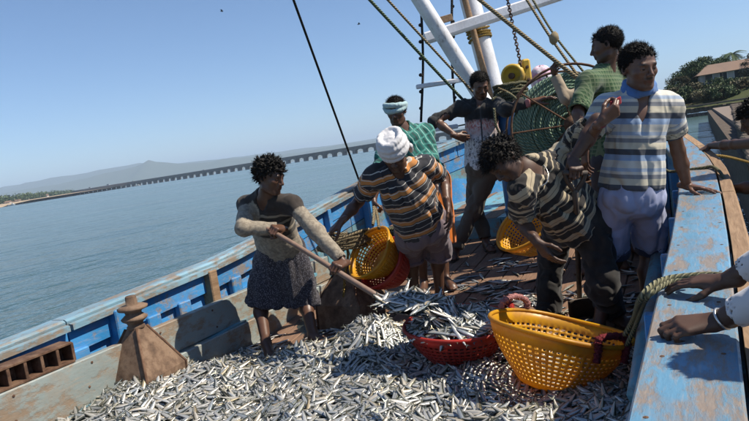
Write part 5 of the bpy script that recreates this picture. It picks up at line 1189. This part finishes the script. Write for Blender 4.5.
def basket(name, label, C_, axis, R, dep, rb, mat, handles=(), cols=56, rows=9, group=None, rot=0.):
    ax = nrm(axis); u = nrm(R0-ax*(R0@ax)); w_ = np.cross(ax, u); base = C_-ax*dep; e = empty(name, base, label, 'basket', group)
    rad = lambda t_: rb+(R-rb)*(math.sin(t_*1.35)/math.sin(1.35))
    tt = [0.]; hole = []
    for r in range(rows):
        a = .10+.72*r/rows; tt += [a, a+.72/rows*.52]; hole += [False, True]
    tt += [.86, 1.0]; hole += [False, False]
    n = cols*2; v = []; f = []
    for t_ in tt:
        for k in range(n):
            a = 6.2832*(k+(.22 if k % 2 else 0))/n+rot; v.append(base+ax*dep*t_+(u*math.cos(a)+w_*math.sin(a))*rad(t_)*(1+.018*t_*math.sin(2*a+1)+.008*t_*math.sin(5*a))+ax*.006*t_*math.sin(3*a+2))
    for i in range(len(tt)-1):
        for k in range(n):
            if hole[i] and k % 2 == 0: continue
            f.append((i*n+k, i*n+(k+1) % n, (i+1)*n+(k+1) % n, (i+1)*n+k))
    c0 = len(v); v.append(base); f += [(c0, (k+1) % n, k) for k in range(n)]
    o = obj('bowl', v, f, mat, e, True); md = o.modifiers.new('thick', 'SOLIDIFY'); md.thickness = .007; md.offset = 0
    m = MB(); m.tube([C_+(u*math.cos(a)+w_*math.sin(a))*((R+.003)*(1+.018*math.sin(2*(a+rot)+1)+.008*math.sin(5*(a+rot))))+ax*.006*math.sin(3*(a+rot)+2) for a in np.linspace(0, 6.2832, 60, endpoint=False)], .011, 8, closed=True); m.build('rim', mat, e, True)
    m = MB(); m.tube([base-ax*.006+(u*math.cos(a)+w_*math.sin(a))*rb*.82 for a in np.linspace(0, 6.2832, 40, endpoint=False)], .009, 6, closed=True); m.build('foot_ring', mat, e, True)
    for (ang, fm, up, wdt, lean) in handles:
        a0, a1 = ang-wdt, ang+wdt; pts = []
        p0 = C_+(u*math.cos(a0)+w_*math.sin(a0))*R; p1 = C_+(u*math.cos(a1)+w_*math.sin(a1))*R; md_ = (p0+p1)/2; ou = nrm(u*math.cos(ang)+w_*math.sin(ang))
        ctrl = [p0-ax*.075+ou*.012, p0-ax*.01+ou*.012, p0+ax*up*.7+ou*lean*.6, md_+ax*up*1.1+ou*lean, p1+ax*up*.7+ou*lean*.6, p1-ax*.01+ou*.012, p1-ax*.075+ou*.012]
        q = smooth_pts(ctrl, 9); r = .0165+.0035*np.array([math.sin(i*1.9)+.6*math.sin(i*4.1) for i in range(len(q))]); m = MB(); m.tube(q, r, 10); ho = m.build('handle', fm, e, True)
        vv = []; ff = []
        for i in range(900):                                         # frayed fibres
            j = rng.integers(len(q)); d = nrm(rng.normal(size=3)); p = q[j]+d*.014+rng.normal(size=3)*.003; s = nrm(np.cross(d, rng.normal(size=3)))*.0012; k = len(vv); vv += [p-s, p+s, p+d*(.008+.01*rng.random())+rng.normal(size=3)*.004]; ff.append((k, k+1, k+2))
        obj('fibre', vv, ff, fm, ho)['kind'] = 'stuff'
    return e, base
AXY = nrm(U0+.30*R0+.06*F0); YC = P(560, 327, 3.15)
basket('fish_basket', 'large empty yellow plastic basket with maroon rope handles on the fish', YC, AXY, .345, .29, .165, PYEL, [(2.1, FZP, .075, .26, .0), (-1.12, FZM, .045, .26, .012)], cols=60, rows=9)
RC = P(457, 322, 3.56); AXR = nrm(U0+.02*R0-.06*F0)
basket('fish_basket', 'red plastic basket heaped with fish before the striped man', RC, AXR, .30, .20, .18, PRED, [(.1, FZR, .05, .25, .03)], cols=52, rows=6)
B3 = P(369, 252, 4.62); A3 = nrm(V3(-.62, -.42, .62))
basket('fish_basket', 'yellow basket tipped on its side above a red one', B3, A3, .21, .185, .12, PYEL, [], cols=40, rows=7)
basket('fish_basket', 'red basket nested under the tipped yellow basket', B3-A3*.075+V3(.03, .0, -.05), A3, .21, .185, .12, PRED, [], cols=40, rows=7)
m = MB(); m.tube(smooth_pts([B3+V3(.06, -.02, .20), P(374, 214, 4.72), P(374, 207, 4.8), P(377, 214, 4.74), B3+V3(.10, -.05, .17)], 7), .012, 8); m.build('carry_rope', RTN, None, True, label='short tan carry rope on the tipped yellow basket', cat='rope')
basket('fish_basket', 'yellow basket standing under the arm of the bending man', P(523, 226, 4.50), nrm(V3(-.55, -.3, .75)), .22, .19, .13, PYEL, [], cols=40, rows=7)
b5 = PDK(516, 249); basket('fish_basket', 'flat brown perforated tray beside the sandal', b5+U0*.09, U0, .18, .085, .15, PBRN, [], cols=34, rows=3)
# ---- shovels
e = empty('scoop_shovel', SH1b-U0*.05, 'long wooden scoop shovel lifting fish into the red basket', 'shovel')
m = MB(); ax = nrm(SH1b-SH1a); s1 = nrm(np.cross(ax, U0)); u1 = np.cross(s1, ax)
m.tube([SH1a-ax*.05+(SH1b-SH1a)*s+u1*.006*math.sin(s*5) for s in np.linspace(0, 1.04, 14)], np.linspace(.015, .019, 14), 10); m.build('handle', POLE, e, True)
v = []; f = []; n1, n2 = 10, 13; sd = nrm(np.cross(ax, U0)); fx = nrm(ax-U0*(ax@U0)*.75); ux = np.cross(sd, fx)
for i in range(n1):
    s = i/(n1-1); hw = .05+.10*min(1, s*2.6)**.7*(1-.25*max(0, s-.7))
    for j in range(n2): q = -1+2*j/(n2-1); v.append(SH1b-ax*.02+fx*.34*s+sd*q*hw+ux*(.055*q*q*(1-.3*s)-.03-.03*math.sin(s*2.2)))
for i in range(n1-1):
    for j in range(n2-1): f.append((i*n2+j, i*n2+j+1, (i+1)*n2+j+1, (i+1)*n2+j))
o = obj('scoop', v, f, IRON, e, True); o.modifiers.new('thick', 'SOLIDIFY').thickness = .006
SCO = SH1b+fx*.19; 
e = empty('deck_shovel', SH2b, 'upright dark shovel held by the bending man', 'shovel'); tp = P(575, 190, 3.36)
m = MB(); m.tube([tp+(SH2b+U0*.10-tp)*s for s in np.linspace(0, 1, 6)], .0165, 10); m.build('shaft', IRON, e, True)
gl, gr_ = G5-CR*.055, G5+CR*.055; m = MB(); m.tube(smooth_pts([tp-nrm(SH2b-tp)*-.02, (tp+gl)/2-CR*.012, gl], 5), .013, 8); m.tube(smooth_pts([tp-nrm(SH2b-tp)*-.02, (tp+gr_)/2+CR*.012, gr_], 5), .013, 8); m.tube([gl-CR*.01, G5, gr_+CR*.01], .0145, 8); m.build('d_grip', IRON, e, True)
v = []; f = []; dn = nrm(SH2b-tp)
for i in range(7):
    for j in range(9): q = -1+2*j/8; s = i/6; v.append(SH2b-dn*.17+dn*.22*s+R0*q*.095*(1-.25*max(0, s-.75)*4*abs(q))+F0*(-.03*q*q))
for i in range(6):
    for j in range(8): f.append((i*9+j, i*9+j+1, (i+1)*9+j+1, (i+1)*9+j))
o = obj('blade', v, f, IRON, e, True); o.modifiers.new('thick', 'SOLIDIFY').thickness = .006
m = MB(); c = PDK(398, 296); 
# ================================================================== FISH
t = Mt('fish_skin', .3, .45, .6); a = t.node('ShaderNodeAttribute', attribute_name='fz').outputs['Fac']; s_ = t.node('ShaderNodeAttribute', attribute_name='fs').outputs['Fac']; r_ = t.node('ShaderNodeAttribute', attribute_name='fr').outputs['Fac']
n = t.noise(60, 3); z = t.math('ADD', a, t.math('MULTIPLY', t.math('SUBTRACT', n, .5), .25))
back = t.ramp(r_, [(0, (.045, .06, .065)), (.5, (.085, .09, .07)), (1, (.13, .11, .065))]); flank = t.ramp(r_, [(0, (.30, .33, .35)), (.35, (.42, .42, .40)), (.7, (.52, .47, .38)), (1, (.43, .35, .23))])
c = t.mix(t.fr(z, .18, .46), flank, back); c = t.mix(t.fr(z, -.35, -.85), c, (.66, .64, .60)); c = t.mix(t.math('GREATER_THAN', s_, 1.5), c, (.01, .01, .01)); t.col(c)
t.rough(t.fr(n, -.1, 1.6)); t.bump(t.vor(420), .25, .0015); FISH = t.m
FR = [(0, .05, .15), (.05, .42, .45), (.14, .72, .8), (.30, 1, 1), (.50, .97, .95), (.70, .66, .62), (.85, .34, .30), (.91, .26, .16)]
def fish_proto(bend):
    v = []; f = []; fz = []; fs = []; L_ = .160; H = .0140; W = .0066; nv = 6
    cy = lambda s: bend*L_*((s-.45)**2*1.6)
    for (s, hh, ww) in FR:
        for k in range(nv):
            a = 6.2832*k/nv; zz = math.cos(a); xx = math.sin(a); v.append((L_*(s-.45), cy(s)+xx*W*ww, zz*H*hh*(1 if zz > 0 else 1.1)+bend*1.4*L_*(s-.45)**2)); fz.append(zz); fs.append(s)
    for i in range(len(FR)-1):
        for k in range(nv): f.append((i*nv+k, i*nv+(k+1) % nv, (i+1)*nv+(k+1) % nv, (i+1)*nv+k))
    f.append(tuple(range(nv))[::-1]); n = len(v); x0 = L_*(.90-.45)
    v += [(x0, cy(.9), .004), (x0, cy(.9), -.004), (L_*.58, cy(1.03), .016), (L_*.505, cy(.97), 0), (L_*.58, cy(1.03), -.016)]; fz += [.6]*5; fs += [1.]*5; f += [(n, n+2, n+3), (n+1, n, n+3), (n+1, n+3, n+4)]
    n = len(v); v += [(L_*.0, cy(.45), H*.95), (L_*.12, cy(.57), H*.8), (L_*.09, cy(.54), H*1.5)]; fz += [1]*3; fs += [1]*3; f.append((n, n+1, n+2))
    for sg in (-1, 1):                                               # eyes
        n = len(v); ex, ez, er = L_*(.075-.45), .0022, .0026; ey = cy(.075)+sg*W*.60
        v += [(ex+er*math.cos(q), ey, ez+er*math.sin(q)) for q in np.linspace(0, 6.2832, 6, endpoint=False)]; fz += [0]*6; fs += [2.]*6; f.append(tuple(range(n, n+6)) if sg < 0 else tuple(range(n, n+6))[::-1])
    return np.array(v), f, np.array(fz), np.array(fs)
PROTO = [fish_proto(b) for b in (-.13, -.06, 0., .06, .13)]
def yb(X): return float(np.interp(X, [-3.3, -2.75, -2.35, -1.9, -1.2, -.8, -.2], [3.35, 3.42, 3.75, 4.0, 3.75, 3.6, 3.6]))
HB = P(372, 318, 4.02)
def heap(X, Y):
    e = yb(X); b = max(0., min(1., (e-Y)/.55)); b = b*b*(3-2*b); c_ = max(0., min(1., (e-Y)/1.7)); h_ = .115*b-.05*c_*c_*(3-2*c_)
    h_ += .15*math.exp(-((X-HB[0])**2/.06+(Y-HB[1])**2/.09))
    h_ += .075*max(0., min(1., (-2.55-X)/.5))*max(0., min(1., (3.0-Y)/.6))
    h_ -= .035*math.exp(-((X-YC[0])**2/.12+(Y-YC[1]+.2)**2/.08))
    h_ += .022*math.sin(X*5.1+1)*math.sin(Y*4.3)+.014*math.sin(X*11+Y*7)
    return deck(Y)+max(0., h_)*1.0
fish = []                                                            # (pos, heading, normal, roll, scale, proto, colour)
def put(p, nrm_, flat=1., tilt=.22, rad=None):
    n = nrm(np.asarray(nrm_)+tilt*rng.normal(size=3)); aa = rng.normal()*.8+(math.pi if rng.random() < .5 else 0); h = nrm(np.cross(n, V3(-math.sin(aa), math.cos(aa), .0))); side = n if rng.random() < .5 else -n
    ro = rng.normal()*.18; h2 = np.cross(side, h); s2 = nrm(side*math.cos(ro)+h2*math.sin(ro)); d = np.cross(h, s2)   # x = h, y = lateral, z = dorsal
    fish.append((np.asarray(p, float), np.stack([h, s2, d], 1), .78+.34*rng.random(), int(rng.integers(len(PROTO))), min(1., max(0., .42+.26*rng.normal()))))
N = 0; tries = 0
while N < 7000 and tries < 90000:
    tries += 1; X = -3.2+2.93*rng.random(); Y = 1.25+2.95*rng.random()
    if Y > yb(X)+.18*rng.random()**2: continue
    z = heap(X, Y); g = nrm(np.array([heap(X-.03, Y)-heap(X+.03, Y), heap(X, Y-.03)-heap(X, Y+.03), .06]))-F0*(.30+.15*rng.random()); put((X, Y, z+.008+.016*rng.random()), g, tilt=.07); N += 1
for i in range(420):                                                 # heap in the red basket
    a = rng.random()*6.2832; q = math.sqrt(rng.random())*.275; x, y = q*math.cos(a), q*math.sin(a); zz = .06*(1-(q/.29)**2)**.8+.02*rng.random(); put(RC+R0*x+F0*y+U0*(zz-.02), (R0*x+F0*y)*1.5+U0-.25*F0, tilt=.15)
for i in range(120): put(SCO+fx*(.30*(rng.random()-.5))+sd*(.24*(rng.random()-.5))+U0*(.0+.04*rng.random()), U0-.3*F0, tilt=.2)
for i in range(75): put(SCO+fx*(.1+.14*rng.random())+sd*(.2*(rng.random()-.5))+U0*(-.05+.05*rng.random()), U0+fx, tilt=.3)
for (x, y, n_, sx, sy) in [(480, 285, 30, 45, 12), (430, 300, 14, 20, 6), (560, 305, 26, 50, 10), (520, 300, 22, 30, 8), (600, 300, 18, 25, 22), (628, 290, 14, 10, 25), (245, 345, 16, 30, 6), (500, 265, 12, 30, 5), (330, 335, 12, 20, 6)]:
    for i in range(int(n_*1.8)): p = PDK(x+sx*rng.normal()*.6, y+sy*rng.normal()*.6); put(p+U0*.009, U0, tilt=.05)
# drop fish that would poke into the yellow basket or the bollards' solid
fish = [q for q in fish if not (np.linalg.norm(q[0][:2]-YC[:2]-np.array([-.05, -.02])) < .22 and q[0][2] > 1.06)]
px_ = [proj(q[0]) for q in fish]; inf = [i for i in range(len(fish)) if -10 < px_[i][0] < 759 and 0 < px_[i][1] < 428 and fish[i][0][2] > heap(fish[i][0][0], fish[i][0][1])+.014]
near = set(sorted(inf, key=lambda i: px_[i][2])[:300])
var = {}
for i in near:
    p, M3, s, pr, col = fish[i]; kq = (pr, int(col*4.99))
    if kq not in var:
        v, f, fz, fs = PROTO[pr]; me = mesh_np('fish', v, f)
        for nm, ar in (('fz', fz), ('fs', fs), ('fr', np.full(len(v), (kq[1]+.5)/5))): me.attributes.new(nm, 'FLOAT', 'POINT').data.foreach_set('value', ar.astype(np.float32))
        me.materials.append(FISH); me.polygons.foreach_set('use_smooth', np.ones(len(me.polygons), bool)); var[kq] = me
    o = bpy.data.objects.new('fish', var[kq]); COL.objects.link(o); mt = Matrix(M3.tolist()).to_4x4(); o.matrix_world = Matrix.Translation(Vector(p)) @ mt @ Matrix.Scale(s, 4)
    tag(o, 'small silver sardine lying on top of the heap of fish', 'fish', 'sardines on top of the catch')
V_ = []; F_ = []; A1 = []; A2 = []; A3_ = []; n = 0
for i, (p, M3, s, pr, col) in enumerate(fish):
    if i in near: continue
    v, f, fz, fs = PROTO[pr]; V_.append(p+(v*s)@M3.T); F_ += [tuple(a+n for a in q) for q in f]; n += len(v); A1.append(fz); A2.append(fs); A3_.append(np.full(len(v), col))
gx, gy = np.linspace(-3.23, -.24, 60), np.linspace(1.0, 4.3, 60); gv = [(x, y, heap(x, y)-(.004 if y < yb(x)-.1 else .03)) for x in gx for y in gy]
V_.append(np.array(gv)); F_ += [(n+i*60+j, n+(i+1)*60+j, n+(i+1)*60+j+1, n+i*60+j+1) for i in range(59) for j in range(59)]; A1.append(np.full(3600, .62)); A2.append(np.zeros(3600)); A3_.append(np.full(3600, .2))
obj('fish_heap', np.vstack(V_), F_, FISH, None, True, kind='stuff', label='mass of small silver sardines heaped over the deck', cat='fish', attrs={'fz': np.concatenate(A1), 'fs': np.concatenate(A2), 'fr': np.concatenate(A3_)})
# ================================================================== HAZE
hm = bpy.data.materials.new('haze_air'); hm.use_nodes = True; hn = hm.node_tree.nodes; hn.remove(hn['Principled BSDF'])
pv = hn.new('ShaderNodeVolumePrincipled'); pv.inputs['Color'].default_value = (.62, .79, 1, 1); pv.inputs['Density'].default_value = .00015; pv.inputs['Anisotropy'].default_value = .0
hm.node_tree.links.new(pv.outputs[0], hn['Material Output'].inputs['Volume'])
m = MB(); m.box((-2500, 5500, 180), (11600, 0, 0), (0, 8600, 0), (0, 0, 195)); m.build('haze', hm, kind='stuff', label='pale sea haze over the bay', cat='haze')
